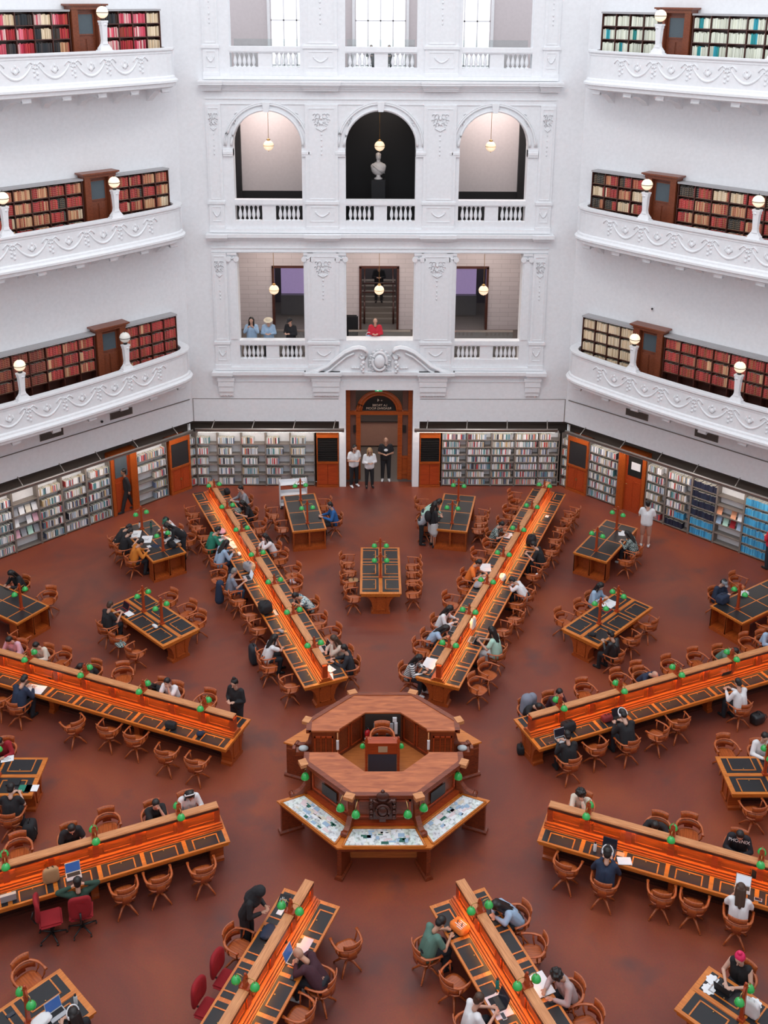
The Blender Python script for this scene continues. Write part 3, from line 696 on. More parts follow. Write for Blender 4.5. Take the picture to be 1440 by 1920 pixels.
ORD = ['first', 'second', 'third', 'fourth', 'fifth', 'sixth', 'seventh', 'eighth', 'ninth', 'tenth', '11th', '12th', '13th', '14th', '15th', '16th', '17th', '18th', '19th', '20th', '21st', '22nd', '23rd', '24th', '25th', '26th', '27th', '28th', '29th', '30th', '31st', '32nd', '33rd', '34th', '35th', '36th', '37th', '38th', '39th', '40th']
def fill(fr, t0, t1, of, z, h, pals, frac=1.0, wmin=.035, wmax=.06, band=1, single=None, start=0, lean=False):
    """pals: list of (fraction, palette) runs along the row; t increases toward the facade"""
    t = t0+start; end = t0+(t1-t0)*frac; i = 0
    while t < end-.02:
        u = (t-t0)/(t1-t0); acc = 0
        for fq, pal in pals:
            acc += fq
            if u <= acc: break
        w = round(rnd.uniform(wmin, wmax)/.005)*.005; w = min(w, t1-t-.004)
        if w < .015: break
        c = mix(rnd.choice(pal), rnd.uniform(.8, 1.2)); hh = h*rnd.uniform(.86, 1.0); o = of-rnd.uniform(0, .03)
        if single and BOOKN < 300:
            single_book(fr, t, t+w-.004, o-.20, o, z, z+round(hh, 2), c, band, single[0] % ORD[min(i, 39)], single[1])
        else: book_geo(fr, t, t+w-.004, o-.20, o, z, z+hh, c, band)
        t += w; i += 1
def bookcase(fr, t0, t1, o0, o1, z0, z1, shelves, uprights, label, group, mats, backmat):
    c = tuple(fr((t0+t1)/2, o0, z0))
    t = thing('bookcase', label, 'bookcase', c, group)
    m = MB(fr); m.box(t0, t1, o0, o0+.02, z0, z1); m.build('back_panel', backmat, t)
    m = MB(fr)
    for u in uprights: m.box(u-.015, u+.015, o0+.02, o1, z0, z1)
    m.build('upright', mats, t)
    for z in shelves:
        m = MB(fr); m.box(t0, t1, o0+.02, o1, z-.03, z); m.build('shelf', mats, t)
    return t
# ---- gallery bookcases and doors
def pick(side, lv, run, b, k):
    if lv == 'top' and side == 'right':
        r = rnd.random(); return [(1, P_SERIES)] if r < .72 else [(.4, P_SERIES), (.3, P_TEAL), (.3, P_SERIES)]
    if lv == 'top':
        if run == 'near': return [(1, [P_CREAM, P_PINK, P_RED, P_PINK][3-b] if k else [P_DARK, P_PINK, P_PINK, P_CREAM][b])]
        return [(.4, rnd.choice([P_PINK, P_TAN, P_DARK])), (.6, rnd.choice([P_TAN, P_CREAM, P_DARK, P_RED]))]
    if lv == 'middle': return [(rnd.random(), rnd.choice([P_TAN, P_RED, P_RED])), (1, rnd.choice([P_RED, P_TAN, P_TAN, P_DARK, P_CREAM]))]
    if side == 'right': return [(1, P_CREAM)] if run == 'near' else [(rnd.random()*.5, rnd.choice([P_TAN, P_RED])), (1, P_RED)]
    return [(rnd.random()*.5, rnd.choice([P_RED, P_TAN])), (1, P_RED)] if (run == 'near' or b > 6) else [(1, P_DRED)]
dn = 1
for fr, side in WALLS:
    for zr, zt, lv in RAILS:
        zf = zr-1.02
        for run, t0, t1, nb in (('near', 4.32, 6.45, 4), ('far', -3.05, 3.05, 10)):
            sh = [zt-.45-.43*k for k in range(5)]; sh = [z for z in sh if z > zf+.04] + [zf+.06]
            lab = 'dark wooden bookcase on the %s %s gallery, %s' % (lv, side, 'between door and facade' if run == 'near' else 'beyond the door from facade')
            ups = [t0+(t1-t0)*i/nb for i in range(nb+1)]
            bc = bookcase(fr, t0, t1, .02, .36, zf, zt-.06, sh, ups, lab, 'gallery bookcases', W_DARK, W_DARK)
            m = MB(fr); m.box(t0-.03, t1+.03, 0, .40, zt-.06, zt); m.build('top_board', plain('dusty_top', (.42, .41, .42), .8), bc)
            for b in range(nb):
                if ups[b+1] < -1.9: continue
                for k, z in enumerate(sh[:4]):
                    if lv == 'lowest' and run == 'far' and k == 3: continue
                    fill(fr, ups[b]+.02, ups[b+1]-.02, .33, z, .33, pick(side, lv, run, b, k), 1.0, .03, .055, 0 if (lv == 'top' or (lv == 'lowest' and side == 'right' and run == 'near')) else 1)
        dn += 1
        d = thing('door_%d' % dn, None, None, tuple(fr(3.69, .2, zf)), kind='structure')
        m = MB(fr); z1 = zt+.02
        m.box(3.12, 3.34, .02, .42, zf, z1); m.box(4.04, 4.28, .02, .42, zf, z1); m.box(3.10, 4.30, .02, .44, z1-.02, z1+.10); m.box(3.0, 4.40, .02, .52, z1+.10, z1+.15); m.box(3.05, 4.35, .02, .48, z1+.07, z1+.10); m.build('door_frame', W_BROWN, d)
        m = MB(fr); m.box(3.34, 4.04, .16, .21, zf, z1-.02)
        for a, b in ((3.40, 3.66), (3.72, 3.98)): 
            m.box(a, b, .21, .222, zf+.15, z1-.95)
            for q in ((a-.02, a), (b, b+.02)): m.box(q[0], q[1], .21, .235, zf+.13, z1-.93)
        for q in ((3.38, 3.42, z1-.80, z1-.15), (3.96, 4.0, z1-.80, z1-.15), (3.38, 4.0, z1-.82, z1-.78), (3.38, 4.0, z1-.17, z1-.13)): m.box(q[0], q[1], .21, .24, q[2], q[3])
        m.build('door_leaf', W_BROWN, d)
        m = MB(fr); m.box(3.42, 3.96, .21, .225, z1-.78, z1-.17); m.build('glass', GLASSD, d)
# ---- ground floor shelving
def ground_bay(fr, a, b, zs, lab):
    return bookcase(fr, a, b, -.34, -.03, 0, 2.25, zs, (a+.015, b-.015), lab, 'ground floor bookcases', GREY, SHELFW)
Z5 = [.07, .50, .92, 1.34, 1.79]; Z7 = [.07, .39, .72, 1.03, 1.35, 1.66, 1.98]; Z6 = [.07, .44, .80, 1.16, 1.52, 1.88]
def magazines(fr, a, b, zs, where):
    cols = ['red', 'cream', 'mint', 'orangep', 'lightblue', 'white', 'mustard', 'grey', 'pink']; cn = dict(red='red', cream='cream', mint='mint', orangep='peach', lightblue='pale blue', white='white', mustard='ochre', grey='grey', pink='pink')
    for k, z in enumerate(zs):
        for i in range(4):
            if rnd.random() < .15: continue
            c = rnd.choice(cols); x = a+.12+(b-a-.24)*i/3
            m = MB(fr); m.sidepoly([(-.10, z+.0), (-.08, z), (-.18, z+.26), (-.20, z+.26)], x-.095, x+.095)
            m.build('magazine', [cloth(c)], None, label='%s magazine facing out on %s, %s of row %s from top' % (cn[c], where, ORD[i], ('one', 'two', 'three')[k]), category='magazine', group='magazines on display racks')
for fr, side in WALLS:
    L = side == 'left'
    zs = Z5 if L else Z6
    bays = [(4.62, 5.97), (2.52, 3.5), (1.55, 2.52), (.63, 1.55), (-.33, .63), (-1.3, -.33)] if L else [(4.72, 6.05), (2.7, 3.53), (1.70, 2.7), (.72, 1.70), (-.30, .72), (-1.3, -.30)]
    for i, (a, b) in enumerate(bays):
        w = 'white backed open bookcase, ' + ('between cabinet and door on the %s wall' % side if i == 0 else '%s beyond the door on the %s wall' % (ORD[i-1], side))
        ground_bay(fr, a, b, zs, w)
        for k, z in enumerate(zs):
            h = .25
            if L:
                if i == 4:
                    continue
                sg = ('%s book on shelf ' + ORD[4-k] + ' from top, leftmost visible bookcase of left wall', 'library books at left edge') if i == 5 else None
                if i == 0:
                    fill(fr, a+.03+(0 if k > 2 else .75), b-.03, -.05, z, h, [(1, P_LIB)], 1, .022, .045, .0)
                else:
                    fill(fr, a+.03+.18*rnd.random(), b-.03, -.05, z, h, [(1, P_LIB)], 1, .022, .045, .0, single=sg)
            else:
                if i == 4: continue
                row = ORD[5-k]
                if i == 3:
                    pal, nm = (P_BLUE, 'blue') if k < 2 else (P_NAVY, 'navy')
                    fill(fr, a+.03, b-.03, -.05, z, .26, [(1, pal)], 1, .04, .06, .0, single=('%s ' + nm + ' volume, shelf ' + row + ' from top, bookcase right of the mixed shelves on right wall', 'bound periodicals on the right wall'))
                elif i == 5:
                    fill(fr, a+.03, b-.03, -.05, z, .26, [(1, P_BLUE)], 1, .04, .06, .0, single=('%s blue volume, shelf ' + row + ' from top, bookcase beyond the magazine rack, right wall', 'bound periodicals on the right wall'))
                else:
                    pl_ = [(1, P_LIB)]
                    if i == 2 and k == 0: pl_ = [(1, P_NAVY)]
                    if i == 2 and k == 1: pl_ = [(.5, P_BLUE), (.5, P_LIB)]
                    fill(fr, a+.03+.25*rnd.random(), b-.03, -.05, z, .25, pl_, 1, .022, .045, .0)
    m = bays[4]
    if L: magazines(fr, m[0], m[1], [1.34, .92, .50], 'the left wall rack')
    else: magazines(fr, m[0], m[1], [1.16, .80], 'the right wall rack')
    # corner slice
    ground_bay(fr, 7.02, 7.34, Z5, 'narrow bookcase slice in the back %s corner' % side)
    for z in Z5: fill(fr, 7.05, 7.31, -.05, z, .25, [(1, P_LIB)], 1, .022, .04, 0)
    # panelled cabinet
    a, b = 6.05, 6.98
    t = thing('wall_cabinet', 'red brown cabinet with black upper panel in the back %s corner' % side, 'cabinet', tuple(fr((a+b)/2, -.2, 0)))
    m = MB(fr); m.box(a, b, -.36, .06, 0, .10); m.box(a, a+.07, -.36, .05, .1, 2.3); m.box(b-.07, b, -.36, .05, .1, 2.3); m.box(a, b, -.36, .07, 1.04, 1.12); m.box(a, b, -.36, .06, 2.10, 2.3)
    m.build('carcass', W_PANEL, t)
    for x0, x1 in ((a+.07, (a+b)/2-.005), ((a+b)/2+.005, b-.07)):
        m = MB(fr); m.box(x0, x1, 0, .03, .12, 1.02); m.box(x0+.08, x1-.08, .03, .04, .2, .94); m.build('door', W_RED, t)
    m = MB(fr); m.box(a+.07, b-.07, -.02, .02, 1.12, 2.10)
    m.build('black_panel', plain('matt_black_board', (.02, .02, .022), .6), t)
    m = MB(fr); m.box((a+b)/2-.04, (a+b)/2+.04, .035, .05, .52, .60); m.build('keeper_plate', BRASS, t)
    # door
    a, b = (3.52, 4.60) if L else (3.56, 4.70)
    dn += 1
    d = thing('door_%d' % dn, None, None, tuple(fr((a+b)/2, 0, 0)), kind='structure')
    m = MB(fr); m.box(a, a+.12, -.36, .02, 0, 2.45); m.box(b-.28, b, -.36, .04, 0, 2.45); m.box(a, b, -.36, .03, 2.36, 2.46); m.build('door_frame', W_PANEL, d)
    m = MB(fr); m.box(a+.12, b-.28, -.14, -.08, 0, 2.36)
    xm = (a+b-.16)/2
    for x0, x1 in ((a+.18, xm-.04), (xm+.04, b-.34)): m.box(x0, x1, -.08, -.065, .15, 1.25)
    m.build('door_leaf', W_RED, d)
    m = MB(fr); m.box(a+.20, b-.36, -.08, -.07, 1.45, 2.25); m.build('glass', GLASSD if L else plain('dark_glass', (.02, .022, .022), .08), d)
    m = MB(fr); m.lathe([(.03, 0), (.03, .04)], (b-.34, -.07, 1.05), 10); m.build('handle', BRASS, d)
    if not L:
        n = thing('notice', 'white paper notice on the glass of the right wall door', 'notice', tuple(fr(4.0, -.05, 1.75)))
        m = MB(fr); m.box(3.82, 4.2, -.069, -.06, 1.72, 2.02); m.build('sheet', cloth('w'), n)
# back wall shelving
for sx, side in ((-1, 'left'), (1, 'right')):
    E_ = [-7.13, -6.31, -5.385, -4.43, -3.475, -2.52] if sx < 0 else [2.45, 3.44, 4.40, 5.32, 6.26, 7.05]
    zs = Z5 if sx < 0 else Z7
    for i in range(5):
        a, b = E_[i], E_[i+1]
        n = ORD[4-i] if sx < 0 else ORD[i]
        ground_bay(FB, a, b, zs, 'white backed bookcase %s from the louvred cabinet, back wall %s of doorway' % (n, side))
        for z in zs:
            if sx < 0: fill(FB, a+.03, b-.03, -.05, z, .27, [(1, P_LIB)], rnd.uniform(.5, .72), .022, .045, 0)
            else: fill(FB, a+.03, b-.03, -.05, z, .235, [(1, P_LIB)], rnd.uniform(.72, 1.0) if i < 4 else rnd.uniform(.5, .95), .02, .04, 0)
    a, b = (-2.44, -1.58) if sx < 0 else (1.58, 2.39)
    t = thing('wall_cabinet', 'red cabinet with black louvres just %s of the doorway' % side, 'cabinet', tuple(FB((a+b)/2, -.2, 0)))
    m = MB(FB); m.box(a, b, -.36, .10, 0, .08); m.box(a, a+.04, -.36, .05, .08, 2.25); m.box(b-.04, b, -.36, .05, .08, 2.25); m.box(a, b, -.36, .08, 1.0, 1.07); m.box(a, b, -.36, .08, 2.10, 2.22); m.build('carcass', W_PANEL, t)
    for x0, x1 in ((a+.04, (a+b)/2-.005), ((a+b)/2+.005, b-.04)):
        m = MB(FB); m.box(x0, x1, 0, .04, .10, .98); m.build('door', W_RED, t)
    m = MB(FB); m.box(a+.04, b-.04, -.30, -.28, 1.07, 2.1)
    for k in range(13): m.sidepoly([(-.06, 1.12+.075*k), (.02, 1.09+.075*k), (.02, 1.105+.075*k), (-.06, 1.135+.075*k)], a+.04, b-.04)
    m.build('louvre', DMETAL, t)
o = bpy.data.objects.new('shelved_books', bpy.data.meshes.new('shelved_books')); bk.to_mesh(o.data); bk.free(); COL.objects.link(o)
o.data.materials.append(BOOKV); o['kind'] = 'stuff'; o['label'] = 'thousands of bound books filling the gallery and ground floor shelves'; o['category'] = 'books'
# brushed picture-light rails above the shelves
def light_rail(fr, t0, t1, posts, label):
    t = thing('light_rail', label, 'light rail', tuple(fr((t0+t1)/2, .5, 2.6)), 'metal light rails above the ground shelves')
    m = MB(fr); m.tube([(t0, .48, 2.62), (t1, .48, 2.62)], .045, 10); m.build('tube', STEEL, t)
    m = MB(fr); m.box(t0, t1, .30, .47, 2.50, 2.57); m.build('reflector', GREY, t)
    m = MB(fr); m.box(t0+.1, t1-.1, .33, .44, 2.485, 2.499); m.build('lamp_tube', RAILGLOW, t)
    for p in posts:
        m = MB(fr); m.tube([(p, .46, 2.64), (p+.06, .0, 2.80)], .018, 6); m.build('stay', STEEL, t)
light_rail(FB, -7.05, -1.35, (-6.42, -4.88, -3.3, -1.76), 'long brushed metal light rail above back shelves, left of doorway')
light_rail(FB, 1.35, 6.85, (1.82, 3.35, 4.9, 6.45), 'long brushed metal light rail above back shelves, right of doorway')
light_rail(FL, -2.0, 6.85, (-.11, 1.45, 2.89, 4.44, 6.2), 'long brushed metal light rail along the left wall shelves')
light_rail(FR, -2.0, 6.85, (-.11, 1.45, 2.89, 4.44, 6.2), 'long brushed metal light rail along the right wall shelves')
for fr, side in WALLS:
    for i, (a, b) in enumerate(((.9, 1.75), (3.66, 4.55))):
        t = thing('air_vent', 'dark grille under the lowest %s balcony, %s' % (side, ('farther from', 'nearer')[i]+' the facade'), 'vent', tuple(fr((a+b)/2, 0, 3.84)))
        m = MB(fr); m.box(a, b, 0, .01, 3.84, 4.06); m.build('recess', VOID, t)
        m = MB(fr)
        for q in ((a-.02, a, 3.82, 4.08), (b, b+.02, 3.82, 4.08), (a, b, 3.82, 3.84), (a, b, 4.06, 4.08)): m.box(q[0], q[1], 0, .03, q[2], q[3])
        for k in range(10): m.box(a, b, .01, .02, 3.85+.021*k, 3.857+.021*k)
        m.build('grille', GREY, t)
t = thing('security_camera', 'small white camera on the blank right wall', 'camera', tuple(FR(3.82, 0, 8.0)))
m = MB(FR); m.box(3.77, 3.87, 0, .05, 7.98, 8.12); m.build('mount', WHITE2, t)
m = MB(FR); m.ball((3.82, .06, 8.04), .04, n=2); m.build('lens', DMETAL, t)
t = thing('spotlight', 'tiny dark spotlight on the left wall between two grilles', 'spotlight', tuple(FL(3.28, 0, 3.86)))
m = MB(FL); m.ball((3.28, .05, 3.88), .05, n=2); m.box(3.25, 3.31, 0, .05, 3.85, 3.91); m.build('housing', DMETAL, t)

# ---------------------------------------------------------------- reading desks
def writing_place(parent, u0, u1, v0, v1, z, sgn, slope=True):
    """one reader's place on a table top: black leather, framed pull-out slope with a small knob"""
    a, b = sorted((v0*sgn, v1*sgn))
    m = MB(); m.box(u0, u1, a, b, z-.003, z+.004); m.build('leather_inlay', LEATHER, parent)
    if not slope: return
    uc = (u0+u1)/2; w = (u1-u0)*.31; vi, vo = (v0+(v1-v0)*.16)*sgn, v1*sgn
    m = MB(); fw = .028
    for q in ((uc-w-fw, uc-w, vi, vo), (uc+w, uc+w+fw, vi, vo)): m.box(q[0], q[1], min(q[2:]), max(q[2:]), z, z+.012)
    m.box(uc-w-fw, uc+w+fw, min(vi, vi+fw*sgn), max(vi, vi+fw*sgn), z, z+.012)
    f = m.build('writing_slope', W_TOP, parent)
    m = MB(); kk = vi+.06*sgn; m.lathe([(.012, 0), (.016, .01), (.008, .014)], (uc, kk, z+.004), 8); m.build('knob', BRASS, f)
def end_pedestal(mb, u, th, hw):
    """arched bracket end: broad under the top, narrow at the floor"""
    P = []
    for i in range(9): a = pi/2*i/8; P.append((.27+(hw-.34)*(1-cos(a)), .30+.34*sin(a)))
    half = [(.30, 0), (.30, .07), (.25, .10), (.25, .30)] + P + [(hw-.05, .74)]
    poly = half + [(-x, z) for x, z in half[::-1]]
    for t0, t1 in ((u-th/2, u+th/2),):
        a = [mb.v(t0, y, z) for y, z in poly]; b = [mb.v(t1, y, z) for y, z in poly]; n = len(poly)
        mb.f(a[::-1]); mb.f(b)
        for i in range(n): mb.f([a[i], a[(i+1) % n], b[(i+1) % n], b[i]])
R0, R1, HW, PITCH = 3.92, 16.66, .635, .91
def make_long_desk():
    d = thing('long_reading_desk', None, 'desk', (0, 0, 0), 'radial long reading desks', local=True)
    m = MB(); m.box(R0, R1, -HW, HW, .735, .775); m.box(R0+.03, R1-.03, -HW+.03, HW-.03, .66, .735); m.build('table_top', W_TOP, d)
    for s in (1, -1):
        for k in range(14): 
            u = R0+.045+PITCH*k; writing_place(d, u+.045, u+PITCH-.045, .225, .585, .776, s)
    m = MB()
    for s in (1, -1):
        for y, z0, z1 in ((.205, .775, .80), (.165, .80, .835), (.125, .835, .875)): m.box(R0+.04, R1-.15, min(0, s*y), max(0, s*y), z0, z1)
    m.build('stepped_base', W_PANEL, d)
    m = MB(); m.box(R0+.10, R1-.18, -.045, .045, .875, 1.24)
    for k in range(14):
        for s in (1, -1):
            u = R0+PITCH*k+.19
            y0, y1 = sorted((s*.045, s*.06))
            for q in ((u, u+.62, .93, .95), (u, u+.62, 1.19, 1.21), (u, u+.02, .93, 1.21), (u+.60, u+.62, .93, 1.21)): m.box(q[0], q[1], y0, y1, q[2], q[3])
    m.build('partition', W_PANEL, d)
    for k in range(15):
        u = min(R0+.06+PITCH*k if k else R0+.14, R1-.3); m = MB(); m.box(u-.065, u+.065, -.072, .072, .875, 1.235); m.build('pilaster', W_RED, d)
    m = MB(); m.box(R0+.10, R1-.30, -.100, .100, 1.275, 1.30); m.box(R0+.12, R1-.32, -.080, .080, 1.298, 1.308); m.build('cap_rail', W_CAP, d)
    for s in (1, -1):
        m = MB(); y0, y1 = sorted((s*.084, s*.098)); m.box(R0+.10, R1-.30, y0, y1, 1.212, 1.276); m.build('cap_fascia', W_DARK, d)
    for s in (1, -1):
        m = MB(); y0, y1 = sorted((s*.054, s*.083)); m.box(R0+.2, R1-.4, y0, y1, 1.240, 1.248); m.build('strip_light', STRIP, d)
    m = MB(); m.box(R0+.25, R1-.25, -.03, .03, .08, .66); m.box(R0+.2, R1-.2, -.10, .10, 0, .08); m.build('kneehole_board', W_DARK, d)
    for u in (R0+.22, R0+2.9, R0+5.6, R0+8.3, R0+11.0, R1-.25):
        th = .30 if u in (R0+.22, R1-.25) else .16
        m = MB(); end_pedestal(m, u, th, HW)
        if u == R0+.22:
            x = u-th/2-.012
            for q in ((-.17, -.14, .14, .60), (.14, .17, .14, .60), (-.17, .17, .57, .60), (-.17, .17, .14, .17)): m.box(x, x+.02, q[0], q[1], q[2], q[3])
        m.build('pedestal', W_PANEL, d)
    for s in (1, -1):
        for k in range(14):
            if k % 2: continue
            u = R0+.045+PITCH*(k+.5); m = MB(); m.box(u-.07, u+.07, min(s*(HW-.03), s*(HW-.02)), max(s*(HW-.03), s*(HW-.02)), .685, .715); m.build('number_plate', BRASS, d)
    return d
def make_inner_table():   # local: u along, centred on 0
    d = thing('reading_table', None, 'table', (0, 0, 0), 'inner reading tables', local=True)
    L, W = 1.465, .65
    m = MB(); m.box(-L, L, -W, W, .735, .775); m.box(-L+.04, L-.04, -W+.04, W-.04, .64, .735); m.box(-L+.05, L-.05, -.045, .045, .775, .785); m.build('table_top', W_TOP, d)
    for s in (1, -1):
        for k in range(3): u = -L+.08+.935*k; writing_place(d, u+.03, u+.905, .06, .575, .776, s)
    m = MB(); m.box(-L+.3, L-.3, -.03, .03, .08, .64); m.box(-L+.3, L-.3, -.08, .08, 0, .08); m.build('kneehole_board', W_DARK, d)
    for u in (-L+.24, L-.24):
        m = MB(); end_pedestal(m, u, .30, W)
        x = u+(.155 if u > 0 else -.175)
        for q in ((-.17, -.14, .14, .60), (.14, .17, .14, .60), (-.17, .17, .57, .60), (-.17, .17, .14, .17)): m.box(x, x+.02, q[0], q[1], q[2], q[3])
        m.build('pedestal', W_PANEL, d)
    return d
def make_outer_table():
    d = thing('library_table', None, 'table', (0, 0, 0), 'outer library tables with open shelf ends', local=True)
    L, W = 1.425, .60
    m = MB(); m.box(-L, L, -W, W, .745, .79); m.box(-L+.03, L-.03, -W+.03, W-.03, .70, .745); m.build('table_top', W_TOP, d)
    us = [-L+.06, -.92, 0, .92, L-.06]
    for i in range(4):
        if i in (0, 3):
            u0, u1 = us[i]+(.0 if i == 0 else .025), us[i+1]-(.025 if i == 0 else 0)
            for s in (1, -1): writing_place(d, u0, u1, .012, W-.06, .791, s, slope=False)
        else:
            for s in (1, -1): writing_place(d, us[i]+.025, us[i+1]-.025, .022, W-.06, .791, s, slope=False)
    for s in (1, -1):
        e = s*(L-.03); i_ = s*(L-.42); a, b = sorted((e, i_))
        m = MB()
        m.box(a-.01, b+.01, -W+.02, W-.02, 0, .09)
        for y in (-W+.03, -.015, W-.06): m.box(a, b, y, y+.03, .09, .70)
        m.box(min(i_, i_+s*.03), max(i_, i_+s*.03), -W+.03, W-.03, .09, .70); m.box(a, b, -W+.03, W-.03, .09, .13)
        for q in ((-W+.03, -W+.07), (W-.07, W-.03), (-.03, .03)): m.box(min(e, e-s*.03), max(e, e-s*.03), q[0], q[1], .09, .70)
        m.build('shelf_end', W_PANEL, d)
    m = MB(); m.box(-L+.4, L-.4, -.03, .03, .05, .70); m.box(-L+.4, L-.4, -W+.05, W-.05, .62, .70); m.build('middle_board', W_RED, d)
    return d
SHADE = [(.012, .075), (.03, .072), (.055, .055), (.078, .025), (.090, -.01), (.094, -.035), (.090, -.035), (.085, -.01), (.072, .022), (.05, .05), (.01, .068)]
def make_lamp(zb, ztop, kind):
    """post with two arms and green shades; local y across the desk, origin at the foot"""
    d = thing('desk_lamp', None, 'lamp', (0, 0, 0), None, local=True)
    m = MB()
    if kind == 'spine':
        m.sidepoly([(-.045, 0), (.045, 0), (.045, .05), (.025, .09), (.035, .18), (.02, .24), (.0, .30), (-.02, .24), (-.035, .18), (-.025, .09), (-.045, .05)], -.05, .05)
        m.box(-.065, .065, -.095, .095, -.03, .03); m.ball((0, 0, .31), .03, n=1)
        m.sidepoly([(-.12, -.10), (-.095, -.10), (-.095, .05), (-.12, .03)], -.045, .045); m.sidepoly([(.12, -.10), (.095, -.10), (.095, .05), (.12, .03)], -.045, .045)
        za = .20
    else:
        m.box(-.06, .06, -.06, .06, 0, .05); m.box(-.035, .035, -.035, .035, .05, ztop-zb, tap=.2)
        m.ball((0, 0, ztop-zb+.02), .035, n=1); m.sidepoly([(-.10, ztop-zb-.16), (0, ztop-zb-.02), (.10, ztop-zb-.16), (.10, ztop-zb-.13), (0, ztop-zb+.0), (-.10, ztop-zb-.13)], -.02, .02)
        za = ztop-zb-.14
    m.build('post', W_RED, d)
    for s in (1, -1):
        m = MB(); m.tube([(0, 0, za), (0, s*.10, za+.05), (0, s*.17, za+.05), (0, s*.195, za+.01), (0, s*.195, za-.03)], .009, 6); a = m.build('arm', BRASS, d)
        m = MB(); m.lathe(SHADE, (0, s*.195, za-.10), 16, cap=False); m.build('glass_shade', GREEN, a)
        m = MB(); m.ball((0, s*.195, za-.10), .024, n=2); m.build('bulb', BULB, a)
    return d
UN = {'D112': (112.5, 'back left long desk'), 'D67': (67.5, 'back right long desk'), 'D157': (157.5, 'upper left long desk'), 'D22': (22.5, 'upper right long desk'),
      'D202': (202.5, 'lower left long desk'), 'D337': (337.5, 'lower right long desk'), 'D247': (247.5, 'front left long desk'), 'D292': (292.5, 'front right long desk'),
      'T90': (90, 'table facing the doorway'), 'T135': (135, 'inner left table'), 'T45': (45, 'inner right table'), 'T180': (180, 'left edge table'), 'T0': (0, 'right edge table'),
      'T225': (225, 'bottom left table'), 'T315': (315, 'bottom right table'), 'F101': (101.25, 'outer table left of doorway'), 'F78': (78.75, 'outer table right of doorway'),
      'F123': (123.75, 'outer table by left shelves'), 'F146': (146.25, 'far left outer table'), 'F56': (56.25, 'outer table by right shelves'), 'F33': (33.75, 'far right outer table')}
def uv(k, u, v):
    a = radians(UN[k][0]); return (u*cos(a)-v*sin(a), u*sin(a)+v*cos(a))
desk0 = make_long_desk(); used = False
lamp_s = make_lamp(1.30, 1.6, 'spine'); ls_used = False
def put(proto, first, loc, rz, label, group=None):
    o = proto if first else copy_tree(proto)
    o.location = loc; o.rotation_euler = (0, 0, rz); o['label'] = label
    if group: o['group'] = group
    return o
DL = {'D112': 'long wooden reading desk running to the back left corner', 'D67': 'long wooden reading desk running to the back right corner', 'D157': 'long reading desk on the left, above the one at mid left',
      'D22': 'long reading desk on the right, above the one at mid right', 'D202': 'long reading desk at lower left beside the red office chairs', 'D337': 'long reading desk at lower right with black tote bag',
      'D247': 'long reading desk leaving the bottom edge, left of centre', 'D292': 'long reading desk leaving the bottom edge, right of centre'}
for i, k in enumerate(DL):
    put(desk0, i == 0, (0, 0, 0), radians(UN[k][0]), DL[k])
    for j in range(7):
        u = R0+.05+PITCH*(2*j+1)
        if k in ('D247', 'D292') and j > 2: continue
        if k in ('D202', 'D337') and j > 2: continue
        if k in ('D157', 'D22') and j > 4: continue
        x, y = uv(k, u, 0)
        put(lamp_s, i == 0 and j == 0, (x, y, 1.30), radians(UN[k][0]), 'two-armed green lamp, %s from the hub on the %s' % (ORD[j], UN[k][1]), 'green shaded lamps on the long desks')
    # last lamp stands on the outer end post
t0 = make_inner_table(); lt = make_lamp(.78, 1.62, 'table'); n_ = 0
TL = {'T90': 'small six-seat table between the two back long desks', 'T135': 'small table with red laptop, inner left of the back', 'T45': 'small table with newspaper reader, inner right of the back',
      'T180': 'small table with turquoise notebook at the left edge', 'T0': 'small table cut by the right edge', 'T225': 'small table in the bottom left corner', 'T315': 'small table in the bottom right corner with pink haired reader'}
for i, k in enumerate(TL):
    x, y = uv(k, 9.615, 0); put(t0, i == 0, (x, y, 0), radians(UN[k][0]), TL[k])
    for j, u in enumerate((9.14, 10.09)):
        x, y = uv(k, u, 0)
        put(lt, n_ == 0, (x, y, .785), radians(UN[k][0]), 'green double lamp on the %s, %s the hub' % (UN[k][1], ('nearer', 'farther from')[j]), 'green shaded lamps on the small tables'); n_ += 1
f0 = make_outer_table()
FLB = {'F101': 'dark topped table with white book trolley behind it', 'F78': 'dark topped table with a group standing on its left', 'F123': 'table covered with white drawings near the left shelves',
       'F146': 'dark topped table at the left edge behind the long desk', 'F56': 'dark topped table near the woman in shorts', 'F33': 'dark topped table at the right edge with navy backpack'}
for i, k in enumerate(FLB):
    x, y = uv(k, 13.925, 0); put(f0, i == 0, (x, y, 0), radians(UN[k][0]), FLB[k])
    for j, u in enumerate((13.03, 14.85)):
        x, y = uv(k, u, 0)
        put(lt, False, (x, y, .795), radians(UN[k][0]), 'green double lamp on the %s, %s end' % (UN[k][1], ('inner', 'outer')[j]), 'green shaded lamps on the outer tables')

